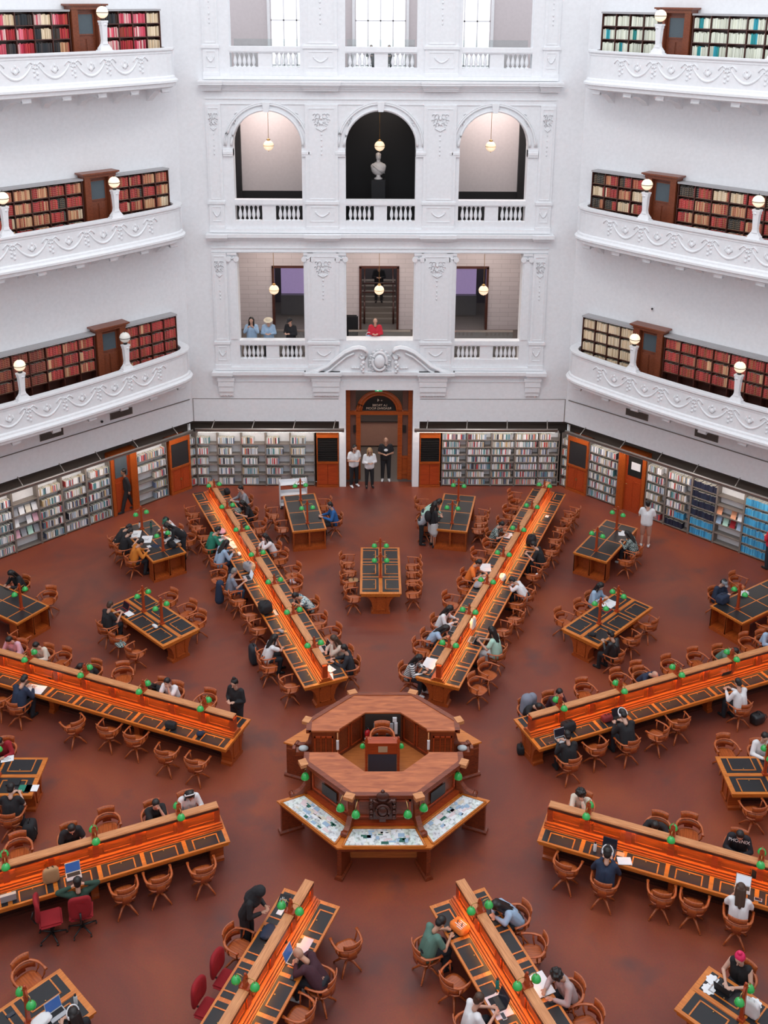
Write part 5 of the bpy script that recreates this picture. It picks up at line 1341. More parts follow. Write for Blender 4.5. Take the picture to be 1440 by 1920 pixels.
PEOPLE=[
('D112', 12.7, 0.85, 'write', 0, 'short_dark', 'teal', 'long', 'dark', 'seated in teal and black hooded top at an open white folder', ''),
('D112', 11.65, 0.83, 'write', 10, 'long_dark', 'lightblue', 'long', 'denim', 'seated in pale blue denim shirt bent over a notebook', ''),
('D112', 9.87, 0.96, 'laptop', 0, 'short_grey', 'greyblue', 'short', 'denim', 'grey haired and seated in grey blue T-shirt and jeans typing', ''),
('D112', 5.96, 1.11, 'chin', 0, 'long_dark', 'white', 'short', 'dark', 'long dark hair and white top on the wheel-sided inner end', ''),
('D112', 15.49, -0.94, 'laptop', 0, 'short_dark', 'grey', 'long', 'dark', 'seated in grey sweatshirt reaching over the desk near the bookshelves', ''),
('D112', 14.44, -0.81, 'write', 0, 'long_dark', 'black', 'short', 'dark', "dark hair tied back in black top near the desk's outer end", ''),
('D112', 11.71, -0.82, 'chin', 0, 'long_dark', 'white', 'long', 'dark', 'seated in loose white shirt with hand on cheek', ''),
('D112', 7.96, -0.78, 'deep', 0, 'short_dark', 'pattern', 'short', 'dark', 'seated in blue and white leaf print shirt bent low over the desk', ''),
('D112', 5.12, -0.65, 'chin', 0, 'long_brown', 'beige', 'long', 'beige', "long brown hair and beige top leaning on one hand at the desk's inner end", ''),
('D112', 4.58, -0.8, 'laptop', -20, 'short_dark', 'dark', 'long', 'denim', 'seated in dark top and jeans at the very inner end of the desk', ''),
('D67', 12.7, 0.88, 'write', 0, 'short_dark', 'check', 'short', 'dark', 'seated in green checked shirt over white papers', ''),
('D67', 9.78, 0.78, 'write', 0, 'short_dark', 'orange', 'short', 'dark', 'seated in bright orange T-shirt over white sheets', ''),
('D67', 6.88, 0.68, 'write', 0, 'long_dark', 'white', 'long', 'dark', 'dark hair and white blouse leaning on folded arms', ''),
('D67', 6.04, 0.78, 'deep', 0, 'long_dark', 'lightblue', 'short', 'dark', 'seated in pale blue T-shirt with long black hair falling forward', ''),
('D67', 4.25, 0.76, 'write', 0, 'long_dark', 'stripes', 'long', 'dark', 'seated in black and white striped sweater and white shoes', ''),
('D67', 11.7, -0.79, 'write', 0, 'short_dark', 'black', 'short', 'dark', 'seated in black T-shirt with white back print', ''),
('D67', 9.49, -0.86, 'deep', 0, 'short_dark', 'white', 'long', 'dark', 'seated in loose white long-sleeved shirt resting on the desk', ''),
('D67', 6.15, -0.89, 'laptop', 0, 'long_dark', 'mint', 'short', 'white', 'dark ponytail and mint green T-shirt typing on a laptop', ''),
('D157', 9.99, 0.84, 'write', 0, 'short_dark', 'navy', 'long', 'dark', 'seated in navy hooded sweatshirt over a white map sheet', ''),
('D157', 11.63, -0.72, 'write', 0, 'short_dark', 'pink', 'long', 'dark', 'seated in pink shirt behind the partition near the frame edge', ''),
('D157', 10.78, -0.93, 'write', 0, 'short_dark', 'cream', 'long', 'dark', 'seated in cream sweater with black hair behind the partition', ''),
('D157', 9.07, -0.78, 'deep', 0, 'short_dark', 'black', 'long', 'dark', 'seated in black, head dropped low over the desk', ''),
('D157', 6.89, -0.69, 'deep', 0, 'long_dark', 'black', 'long', 'dark', 'seated in black top, mostly hidden behind partition', ''),
('D157', 6.44, -0.75, 'chin', 0, 'short_dark', 'white', 'short', 'dark', 'seated in white T-shirt with hands at face behind partition', ''),
('D157', 4.47, -0.79, 'stand', 0, 'bun_dark', 'black', 'long', 'dark', 'standing in black sweater with hair tied up at the inner desk end', ''),
('D202', 7.13, -0.66, 'write', 0, 'short_dark', 'black', 'short', 'dark', 'seated in black T-shirt with short black hair writing behind the partition', ''),
('D202', 5.28, -0.67, 'chin', 0, 'short_dark', 'black', 'short', 'dark', 'seated in black holding hands to face behind the partition', ''),
('D202', 4.5, -0.8, 'write', 0, 'long_dark', 'white', 'long', 'dark', 'long black hair, white headphones and white sweater at the inner end', 'phones'),
('D202', 7.21, 0.98, 'phonetalk', 0, 'short_dark', 'darkgreen', 'long', 'dark', 'seated in dark green sweater with hands behind head at a laptop', 'redchair'),
('D247', 4.87, -0.95, 'bend', 0, 'hijab', 'black', 'long', 'black', 'bending over the desk in loose black hooded clothes, phone in hand', 'wide'),
('D247', 5.53, 0.83, 'deep', 0, 'bald', 'plum', 'long', 'dark', 'balding and seated in dark plum sweater over an open laptop', ''),
('D292', 4.73, -1.13, 'write', 0, 'short_dark', 'green', 'short', 'dark', 'seated in green T-shirt, turned to the desk holding a phone', ''),
('D292', 6.54, -0.97, 'laptop', 0, 'short_brown', 'white', 'short', 'dark', 'seated in white T-shirt with laptop and open magazine', ''),
('D292', 4.72, 0.74, 'deep', 0, 'long_dark', 'lightblue', 'long', 'dark', 'long dark hair and pale blue shirt slumped over the desk', ''),
('D292', 6.64, 0.85, 'write', 0, 'curly_dark', 'mauve', 'long', 'dark', 'curly dark hair and pale mauve sweater holding a phone', ''),
('D337', 4.59, 0.7, 'chin', 0, 'curly_dark', 'fur', 'long', 'dark', 'curly hair and cream fleece jacket with hands at chin', ''),
('D337', 6.32, 0.75, 'deep', 0, 'short_dark', 'black', 'long', 'black', 'seated in black jacket bent over papers behind the partition', ''),
('D337', 8.04, 1.06, 'write', 0, 'short_dark', 'phoenix', 'long', 'dark', 'seated in black sweatshirt with white arched lettering', ''),
('D337', 5.5, -1.13, 'laptop', 0, 'bun_dark', 'navy', 'long', 'dark', 'seated in navy top with white headphones at a laptop', 'phones'),
('D337', 8.2, -0.81, 'laptop', 0, 'long_brown', 'white', 'short', 'dark', 'long dark brown hair and white T-shirt at a laptop', ''),
('D22', 4.55, 0.6, 'deep', 0, 'short_dark', 'black', 'short', 'dark', 'seated in black T-shirt, grey jacket hung on the chair, at the inner end', ''),
('D22', 5.28, 0.75, 'chin', 0, 'short_dark', 'plum', 'long', 'dark', 'seated in plum top with headphones, behind the partition', ''),
('D22', 8.17, 0.6, 'deep', 0, 'bald', 'navy', 'long', 'dark', 'bald and seated in dark navy, head bent behind the partition', ''),
('D22', 4.53, -1.1, 'laptop', 0, 'short_dark', 'black', 'long', 'black', 'seated in black tracksuit with leg stretched out at a laptop', ''),
('D22', 6.26, -0.99, 'write', 0, 'short_dark', 'black', 'long', 'dark', 'seated in black with white headphones, back to the aisle', 'phones'),
('D22', 9.86, -0.89, 'laptop', 0, 'short_dark', 'white', 'long', 'dark', 'seated in white shirt with sleeves down at a black laptop', ''),
('D22', 10.9, 0.83, 'deep', 0, 'short_dark', 'green', 'short', 'dark', 'seated in sage green top behind the partition', ''),
('D22', 12.55, 1.16, 'write', 0, 'short_dark', 'lightblue', 'long', 'dark', "seated in pale blue shirt on the table's near side", ''),
('T0', 9.36, 0.64, 'laptop', 0, 'short_dark', 'white', 'long', 'dark', "seated in white shirt at the frame's right edge", ''),
('T180', 8.52, 1.0, 'laptop', 0, 'short_dark', 'black', 'short', 'dark', 'seated in black T-shirt before a laptop and blue notebook', ''),
('T180', 9.36, -0.96, 'write', 0, 'short_dark', 'red', 'long', 'dark', "seated in dark red sweater at the frame's left edge", ''),
('F123', 14.22, 0.82, 'write', 0, 'short_dark', 'black', 'short', 'dark', 'seated in black T-shirt beside spread white drawings', ''),
('F123', 14.8, 0.36, 'deep', 0, 'cap', 'black', 'long', 'black', 'seated in black cap and top leaning over drawings', ''),
('F123', 13.32, 0.77, 'write', 0, 'short_dark', 'mustard', 'long', 'dark', "seated in mustard orange sweater at the table's near corner", ''),
('F123', 14.24, -0.77, 'write', 0, 'cap_green', 'white', 'long', 'dark', 'seated in green beanie and pale jumper', ''),
('F123', 13.49, -0.74, 'lean', 0, 'long_dark', 'black', 'long', 'dark', 'leaning over the table in black jacket with long hair', ''),
('F146', 14.41, -0.96, 'write', 0, 'long_dark', 'black', 'long', 'dark', "long black hair and black top on the table's far side", ''),
('T135', 10.45, 0.94, 'laptop', 0, 'short_brown', 'black', 'short', 'dark', 'brown hair and black T-shirt typing on a red laptop', ''),
('F56', 14.11, -0.75, 'write', 0, 'long_dark', 'check', 'long', 'dark', 'seated in black and white checked shirt', ''),
('F33', 13.33, 0.86, 'phone', 0, 'cap_grey', 'navy', 'long', 'dark', 'seated in navy sweatshirt and grey cap looking at a phone', ''),
('T45', 10.3, 0.51, 'phone', 0, 'long_dark', 'lightblue', 'long', 'white', 'long black hair and pale blue shirt reading white pages', ''),
('T45', 8.34, -0.97, 'phone', 0, 'short_dark', 'leather', 'long', 'black', 'seated in black leather jacket, leg stretched under the table', ''),
('T225', 8.65, 0.71, 'laptop', 0, 'long_dark', 'black', 'long', 'dark', "long dark hair and white headphones typing at the frame's bottom edge", 'phones'),
('T315', 8.67, 0.73, 'laptop', 0, 'bun_pink', 'sleeveless', 'none', 'dark', 'bright pink hair in a bun and black sleeveless top typing on a laptop', ''),
('F101', 13.41, -0.91, 'laptop', 0, 'short_dark', 'blue', 'long', 'dark', 'seated in bright blue puffer jacket', '')]
ITEMS=[
('paper', 'D112', 12.8, 0.48, 25, 'w', 'open white folder'),
('paper', 'D112', 12.3, 0.22, 10, 'w', 'white sheets of notes'),
('pouch', 'D112', 11.56, 0.27, 0, 'w', 'white pencil pouch'),
('bag', 'D112', 10.45, 0.25, 20, 'grey', 'crumpled grey backpack'),
('laptop', 'D112', 9.99, 0.45, 0, 'silver', 'silver laptop with white charger'),
('bag', 'D112', 7.94, 0.48, 0, 'black', 'round shiny black backpack'),
('laptop', 'D112', 7.73, 0.17, 0, 'silver', 'silver laptop beside the black backpack'),
('pouch', 'D112', 6.71, 0.39, 25, 'grey', 'grey zipped case beside the laptop'),
('paper', 'D112', 4.46, -0.3, 20, 'w', "white sheet near the desk's inner end"),
('paper', 'D112', 4.13, -0.16, -15, 'w', "white sheet at the desk's inner corner"),
('laptop', 'D112', 5.41, -0.46, 180, 'silver', 'silver laptop near the inner end'),
('cloth', 'D112', 14.6, -0.53, 0, 'check', 'checked scarf'),
('bag', 'D112', 16.19, -0.57, 0, 'black', 'black bag by the bookshelf end'),
('cloth', 'D112', 13.30, 0.40, 0, 'pink', 'pale pink bundle beyond the white folder'),
('paper', 'D67', 14.6, -0.42, 0, 'w', 'white notepad'),
('bag', 'D67', 12.46, -0.39, 0, 'black', 'large black backpack lying on the desk'),
('paper', 'D67', 12.64, 0.48, 0, 'w', 'white papers before the checked shirt'),
('paper', 'D67', 10.3, 0.57, 20, 'w', 'white sheets before orange T-shirt'),
('paper', 'D67', 9.65, 0.49, -10, 'w', 'white poster sheet under the green lamp'),
('cloth', 'D67', 9.13, 0.46, 0, 'grey', 'light grey jacket on desk edge'),
('bag', 'D67', 9.8, -0.14, 0, 'white', 'small white paper bag'),
('bag', 'D67', 6.78, -0.1, 0, 'white', 'tall cream tote bag'),
('laptop', 'D67', 6.2, -0.24, 180, 'grey', 'grey laptop before mint T-shirt'),
('paper', 'D67', 4.65, 0.47, 0, 'w', 'white open notebook before striped sweater'),
('phone', 'D67', 4.18, 0.26, 0, 'black', 'black phone with white cable'),
('laptop', 'D67', 6.52, 0.45, 0, 'grey', 'dark tablet between two women'),
('paper', 'D157', 9.83, 0.46, 10, 'w', 'big white map sheet'),
('bag', 'D157', 9.69, -0.11, 0, 'black', 'upright black backpack against the partition'),
('paper', 'D157', 9.95, 0.12, 0, 'w', 'small white card by the upright backpack'),
('bag', 'D157', 5.63, 0.43, 0, 'black', 'small black bag'),
('cap', 'D157', 4.79, 0.41, 0, 'navy', 'navy baseball cap'),
('paper', 'T180', 9.12, -0.59, 15, 'w', 'white sheet with black drawing'),
('laptop', 'T180', 8.71, 0.23, 0, 'black', 'closed dark laptop'),
('paper', 'T180', 8.38, 0.43, 0, 'teal', 'turquoise notebook'),
('paper', 'T180', 8.22, 0.43, 0, 'w', 'white notebook beside the turquoise one'),
('laptop', 'D202', 7.22, 0.32, 0, 'silver', 'open silver laptop with blue page'),
('paper', 'D202', 7.42, 0.03, 0, 'black', 'black folder'),
('bag', 'D202', 7.67, 0.29, 0, 'tan', 'tan paper carrier bag'),
('laptop', 'D202', 8.54, 0.38, 180, 'silver', 'silver laptop with lid turned outward'),
('bottle', 'D202', 7.15, -0.07, 0, 'red', 'small red bottle'),
('laptop', 'T225', 8.69, 0.21, 0, 'silver', 'silver laptop with purple screen'),
('bottle', 'T225', 8.34, 0.26, 0, 'clear', 'clear water bottle'),
('cloth', 'T225', 8.97, 0.14, 0, 'white', 'white cloth bundle'),
('phone', 'T225', 9.29, -0.39, 0, 'navy', 'dark blue wallet'),
('paper', 'D247', 4.23, -0.5, 10, 'black', 'black book with white lettering'),
('paper', 'D247', 4.51, -0.43, 0, 'w', 'white notepad under the lamp'),
('cloth', 'D247', 5.07, -0.41, 0, 'navy', 'folded dark denim jacket'),
('laptop', 'D247', 5.41, 0.34, 0, 'silver', 'silver laptop with dark blue screen'),
('paper', 'D247', 5.01, 0.39, 0, 'pinkw', 'pink and white papers with cable'),
('phone', 'D247', 5.77, 0.49, 0, 'black', 'black phone on white charger pad'),
('bottle', 'D247', 5.2, 0.05, 0, 'black', 'small dark bottle'),
('bag', 'D292', 4.67, -0.32, 20, 'orange', 'orange printed rucksack with black straps'),
('laptop', 'D292', 6.44, -0.45, 0, 'black', 'black laptop'),
('paper', 'D292', 6.48, -0.43, 0, 'pinkw', 'open magazine with pink pages'),
('bottle', 'D292', 6.14, -0.28, 0, 'tealb', 'tall teal bottle'),
('phone', 'D292', 6.7, -0.46, 0, 'white', 'white phone'),
('paper', 'D292', 6.39, 0.51, 0, 'w', 'open white book'),
('paper', 'D292', 4.73, 0.4, 0, 'black', 'black notebook under the lamp'),
('laptop', 'D337', 5.44, -0.37, 0, 'navy', 'navy laptop'),
('bottle', 'D337', 5.16, -0.46, 0, 'white', 'white water bottle'),
('paper', 'D337', 5.7, -0.34, 0, 'orangep', 'orange note pad'),
('paper', 'D337', 5.81, -0.51, 20, 'w', 'cream notebook'),
('laptop', 'D337', 8.23, -0.34, 0, 'silver', 'grey laptop screen with white windows'),
('bag', 'D337', 8.42, 0.02, 0, 'tote', 'black tote bag with white lettering'),
('phone', 'D337', 8.55, -0.5, 0, 'white', 'white phone charger'),
('paper', 'D337', 8.3, 0.75, 0, 'w', 'white sheet before lettered sweatshirt'),
('paper', 'D337', 6.38, 0.68, 0, 'w', 'white papers before black jacket'),
('laptop', 'T315', 8.61, 0.39, 0, 'black', 'black laptop of pink haired person'),
('paper', 'T315', 8.36, 0.4, 0, 'w', 'white scalloped paper, uppermost'),
('paper', 'T315', 8.4, 0.17, 30, 'w', 'white scalloped paper, second'),
('paper', 'T315', 9.16, 0.5, 0, 'w', 'white scalloped paper beside the lamp'),
('bag', 'T315', 9.2, 0.21, 0, 'white', 'white tote bag at the bottom edge'),
('bag', 'D22', 4.96, -0.3, 0, 'black', 'black box rucksack'),
('phone', 'D22', 4.34, -0.56, 0, 'tan', 'tan phone wallet'),
('laptop', 'D22', 4.64, -0.55, 0, 'silver', "silver laptop at the desk's inner corner"),
('bag', 'D22', 6.09, -0.35, 0, 'redd', 'dark red leather bag'),
('laptop', 'D22', 6.45, -0.42, 0, 'black', 'black laptop before headphones'),
('laptop', 'D22', 10.15, 0.07, 0, 'black', 'black laptop stand before white shirt'),
('paper', 'T45', 10.27, 0.39, 0, 'w', 'white open newspaper'),
('paper', 'T45', 9.94, 0.24, 0, 'redd', 'red folder'),
('cap', 'T45', 8.47, -0.23, 0, 'black', 'black cap'),
('bag', 'F33', 12.96, 0.51, 0, 'navy', 'navy backpack'),
('cloth', 'F33', 13.87, 0.44, 0, 'white', 'white crumpled bag under the lamp'),
('paper', 'F56', 14.73, -0.31, 0, 'w', 'white papers before checked shirt'),
('paper', 'F123', 14.06, 0.16, -30, 'w', 'large white drawing sheet, rightmost'),
('paper', 'F123', 14.62, 0.33, -30, 'w', 'large white drawing sheet, leftmost'),
('paper', 'F123', 13.49, -0.51, 20, 'w', 'white sheets before the leaning person'),
('paper', 'F123', 13.54, 0.29, 0, 'w', 'small white papers by the lamp post'),
('paper', 'F123', 13.46, 0.09, 20, 'navy', 'blue folder'),
('bag', 'F123', 13.1, -0.37, 0, 'black', 'black pouch'),
('bag', 'F123', 13.04, -0.58, 0, 'brown', 'brown box'),
('bottle', 'F123', 14.75, -0.29, 0, 'greenb', 'green bottle'),
('bottle', 'F123', 14.97, 0.03, 0, 'white', 'white bottle'),
('laptop', 'T135', 10.58, 0.44, 0, 'red', 'open laptop with red lid'),
('paper', 'T135', 10.3, 0.39, 0, 'w', 'sheet beside the red laptop'),
('pouch', 'T135', 9.15, 0.24, 0, 'white', 'small white tissue on the lamp strip'),
('cloth', 'T135', 9.48, 1.22, 0, 'check', 'crumpled denim jacket left on chair'),
('bag', 'F56', 14.21, -0.95, 0, 'pinkb', 'bright pink bag on chair')]

ALLCH = []      # (unit, u, v, yaw offset, occupied)
SEATED = ('write', 'deep', 'laptop', 'chin', 'phone', 'phonetalk')
for k, u, v, off in CHAIRS: ALLCH.append([k, u, max(.86, abs(v))*(1 if v > 0 else -1), off + rnd.uniform(-9, 9), False])
PPL = []
for p in PEOPLE:
    k, u, v, pose, off, hair, top, slv, bot, desc, extra = p
    vv = max(.90, min(1.02, abs(v)+.08))*(1 if v > 0 else -1)
    PPL.append((k, u, vv, pose, off, hair, top, slv, bot, desc, extra))
    if pose in SEATED and extra != 'redchair': ALLCH.append([k, u, vv+(.05 if vv > 0 else -.05), off*.5, True])
SH = {'D112': 'back left long desk', 'D67': 'back right long desk'}
cnt = {}
for c in sorted(ALLCH, key=lambda c: (c[0], c[2] > 0, c[1])):
    k, u, v, off, occ = c; q = (k, v > 0); cnt[q] = cnt.get(q, 0)+1
    x, y = uv(k, u, v); nm = sidename(k, v)
    lab = '%s wooden armchair from the hub, %s side of %s' % (ORD[cnt[q]-1], nm, UN[k][1])
    o = chair0 if not chair_used else copy_tree(chair0); chair_used = True
    o.location = (x, y, 0); o.rotation_euler = (0, 0, face(k, v, off)); o['label'] = lab; o['group'] = 'wooden swivel armchairs'
for x, y, rz, lb in ((-6.84, -3.85, 20, 'red fabric office chair standing empty in the aisle at lower left'), (-6.26, -3.68, 105, 'dark red office chair under the reader in green sweater'),
                     (-3.02, -5.34, -22.5, 'red office chair at the front left desk, nearer the hub'), (-3.28, -5.96, -22.5, 'red office chair at the front left desk, nearer the frame bottom')):
    o = office0 if not office_used else copy_tree(office0); office_used = True
    o.location = (x, y, 0); o.rotation_euler = (0, 0, radians(rz)); o['label'] = lb; o['group'] = 'red office chairs'
x, y = uv('T90', 0, 0)
o = copy_tree(chair0); o.location = (-.02, .52, .85); o.rotation_euler = (0, 0, -pi/2); o['label'] = 'wooden armchair inside the raised hub behind the supervisor stand'; o['group'] = 'wooden swivel armchairs'

# ---------------------------------------------------------------- people
def V(*a): return Vector(a)
def pose_joints(pose):
    J = {}
    if pose in SEATED:
        lean, head = dict(write=(20, 34), deep=(38, 30), laptop=(12, 20), chin=(22, 14), phone=(10, 34), phonetalk=(6, 12))[pose]
        pel = V(-.06, 0, .56); J['pel'] = pel
        d = V(sin(radians(lean)), 0, cos(radians(lean))); J['up'] = d
        for s, n in ((1, 'l'), (-1, 'r')):
            J['hip'+n] = pel+V(0, .09*s, -.01); J['kn'+n] = V(.36, .12*s, .52); J['an'+n] = V(.34+.05*s, .11*s, .09)
            sh = pel+d*.45+V(0, .18*s, 0); J['sh'+n] = sh
            if pose in ('write', 'laptop'): J['el'+n] = sh+V(.10, .09*s, -.24); J['ha'+n] = V(.42, .10*s, .82) if pose == 'write' else V(.44, .07*s, .83)
            elif pose == 'deep': J['el'+n] = V(.34, .25*s, .83); J['ha'+n] = V(.46, .02*s, .83)
            elif pose == 'phone': J['el'+n] = sh+V(.06, .08*s, -.27); J['ha'+n] = V(.33, .04*s, .90)
            elif pose == 'chin': J['el'+n] = V(.36, .16*s, .83); J['ha'+n] = pel+d*.60+V(.13, .05*s, 0) if s > 0 else V(.42, -.05, .83)
            elif pose == 'phonetalk': J['el'+n] = sh+V(.04, .22*s, .10); J['ha'+n] = pel+d*.66+V(-.02, .09*s, .0)
        J['head'] = lean+head
    else:
        lean, head = dict(stand=(2, 22), idle=(0, 5), walk=(6, 10), lean=(52, 12), bend=(24, 34), photo=(2, 6))[pose]
        pel = V(0, 0, .94); J['pel'] = pel; d = V(sin(radians(lean)), 0, cos(radians(lean))); J['up'] = d
        for s, n in ((1, 'l'), (-1, 'r')):
            J['hip'+n] = pel+V(0, .09*s, -.02)
            if pose == 'walk': J['kn'+n] = V(.12*s+.03, .09*s, .50); J['an'+n] = V(.24*s, .08*s, .09+(.04 if s < 0 else 0))
            else: J['kn'+n] = V(.02, .11*s, .50); J['an'+n] = V(0, .12*s, .09)
            sh = pel+d*.46+V(0, .185*s, 0); J['sh'+n] = sh
            if pose == 'walk': J['el'+n] = sh+V(-.08*s, .06*s, -.27); J['ha'+n] = sh+V(.06-.10*s, .08*s, -.50)
            elif pose == 'photo': J['el'+n] = sh+V(.14, .07*s, -.20); J['ha'+n] = sh+V(.30, -.10*s, .05)
            elif pose == 'lean': J['el'+n] = sh+V(.06, .06*s, -.24); J['ha'+n] = V(.62, .13*s, .83)
            elif pose == 'idle': J['el'+n] = sh+V(.04, .07*s, -.26); J['ha'+n] = sh+V(.22, -.12*s, -.24)
            else: J['el'+n] = sh+V(.02, .07*s, -.28); J['ha'+n] = sh+V(.24, -.11*s, -.24)
        J['head'] = lean*.7+head
    J['neck'] = J['pel']+J['up']*.54
    h = radians(J['head']); J['hd'] = J['neck']+V(sin(h), 0, cos(h))*.15; J['R'] = Matrix.Rotation(h, 3, 'Y')
    return J
def remesh(mb, vox, name, mats, smooth=6):
    bmesh.ops.recalc_face_normals(mb.bm, faces=mb.bm.faces[:])
    me = bpy.data.meshes.new('tmp'); mb.bm.to_mesh(me); mb.bm.free()
    o = bpy.data.objects.new('tmp', me); COL.objects.link(o)
    r = o.modifiers.new('r', 'REMESH'); r.mode = 'VOXEL'; r.voxel_size = vox; r.use_smooth_shade = True
    s = o.modifiers.new('s', 'SMOOTH'); s.factor = .5; s.iterations = smooth
    me2 = bpy.data.meshes.new_from_object(o.evaluated_get(bpy.context.evaluated_depsgraph_get()))
    bpy.data.objects.remove(o); bpy.data.meshes.remove(me); me2.name = name
    me2.materials.clear()
    for m in mats: me2.materials.append(m)
    return me2
CACHE = {}
def hand(mb, w, hpt, s):
    d = (hpt-w).normalized(); up = V(0, 0, 1); side = d.cross(up).normalized(); nrm = side.cross(d).normalized()
    mb.capsule(w, hpt, .026, .030, 8); p2 = hpt+d*.045; mb.capsule(hpt, p2, .032, .030, 8)
    for i, (o, L) in enumerate(((-.030, .055), (-.010, .068), (.010, .064), (.030, .050))):
        a = p2+side*o*1.0; b = a+d*L*.55-nrm*.006; c = b+d*L*.4-nrm*.025
        mb.capsule(a, b, .0105, .0095, 6); mb.capsule(b, c, .0095, .008, 6)
    a = hpt+side*(-.030*s); b = a+side*(-.028*s)+d*.03; mb.capsule(a, b, .013, .011, 6); mb.capsule(b, b+d*.03, .011, .009, 6)
def body_mesh(pose):
    k = ('body', pose)
    if k in CACHE: return CACHE[k]
    J = pose_joints(pose); m = MB(); d = J['up']; pel = J['pel']
    for s, n in ((1, 'l'), (-1, 'r')):
        m.capsule(pel+V(0, .05*s, .02), pel+d*.30+V(0, .06*s, 0), .12, .105); m.capsule(pel+d*.30+V(0, .06*s, 0), J['sh'+n]-V(0, .03*s, 0), .11, .065)
        m.capsule(J['sh'+n], J['el'+n], .050, .038); w = J['el'+n].lerp(J['ha'+n], .88); m.capsule(J['el'+n], w, .040, .026); hand(m, w, J['ha'+n], s)
        m.capsule(J['hip'+n], J['kn'+n], .085, .058); m.capsule(J['kn'+n], J['an'+n], .056, .036); m.capsule(J['an'+n], J['an'+n]+V(.13, .01*s, -.05), .036, .026)
    m.capsule(J['neck']-d*.06, J['hd']-V(0, 0, .03), .055, .050)
    R = J['R']; hd = J['hd']
    def H(x, y, z): return hd+R @ V(x, y, z)
    m.ball(H(-.01, 0, .015), .098, (1.0, .80, 1.08), 3, R); m.ball(H(.03, 0, -.06), .062, (1.0, .85, .95), 2, R); m.capsule(H(.095, 0, -.005), H(.112, 0, -.030), .010, .015, 6)
    for s in (1, -1): m.ball(H(-.01, .080*s, -.01), .022, (.7, .35, 1.3), 1, R)
    me = remesh(m, .0095, 'body_'+pose, [SKINS[0], EYE, LIP], 3)
    b = bmesh.new(); b.from_mesh(me); mb = MB(); mb.bm.free(); mb.bm = b
    mb.mi = 1
    for s in (1, -1): mb.ball(H(.082, .032*s, .010), .011, (.7, 1, .8), 1)
    mb.mi = 2; mb.ball(H(.088, 0, -.060), .013, (.5, 1.8, .5), 1)
    b.to_mesh(me); b.free(); CACHE[k] = me; return me
def top_mesh(pose, slv):
    k = ('top', pose, slv)
    if k in CACHE: return CACHE[k]
    J = pose_joints(pose); m = MB(); d = J['up']; pel = J['pel']
    for s, n in ((1, 'l'), (-1, 'r')):
        m.capsule(pel+V(0, .065*s, -.02), pel+d*.30+V(0, .075*s, 0), .142, .128); m.capsule(pel+d*.30+V(0, .075*s, 0), J['sh'+n]-V(0, .04*s, 0), .128, .082)
        if slv != 'none':
            t = 1.0 if slv == 'long' else .62
            m.capsule(J['sh'+n], J['sh'+n].lerp(J['el'+n], t), .070, .060 if slv == 'long' else .072)
            if slv == 'long': m.capsule(J['el'+n], J['el'+n].lerp(J['ha'+n], .80), .060, .042)
    me = remesh(m, .015, 'shirt', [cloth('black')]); CACHE[k] = me; return me
def leg_mesh(pose, kind):
    k = ('leg', pose, kind)
    if k in CACHE: return CACHE[k]
    J = pose_joints(pose); m = MB(); pel = J['pel']
    for s, n in ((1, 'l'), (-1, 'r')):
        m.capsule(pel+V(0, .05*s, .03), J['hip'+n], .125, .115)
        e = J['kn'+n]
        m.capsule(J['hip'+n], e, .110, .080 if kind != 'wide' else .10)
        if kind == 'long': m.capsule(e, J['an'+n]+V(0, 0, .02), .080, .062)
        if kind == 'wide': m.capsule(e, J['an'+n]+V(0, 0, .0), .10, .10)
        if kind == 'skirt': m.capsule(J['hip'+n], J['hip'+n]-V(0, 0, .30), .14, .15)
    me = remesh(m, .016, 'trousers', [cloth('dark')]); CACHE[k] = me; return me
def shoe_mesh(pose, n):
    k = ('shoe', pose, n)
    if k in CACHE: return CACHE[k]
    J = pose_joints(pose); a = J['an'+n]; s = 1 if n == 'l' else -1; m = MB()
    m.capsule(a+V(-.03, 0, -.04), a+V(.15, .015*s, -.05), .045, .040); m.capsule(a+V(-.02, 0, -.01), a+V(.05, 0, -.03), .05, .045)
    me = remesh(m, .013, 'shoe', [cloth('black')]); CACHE[k] = me; return me
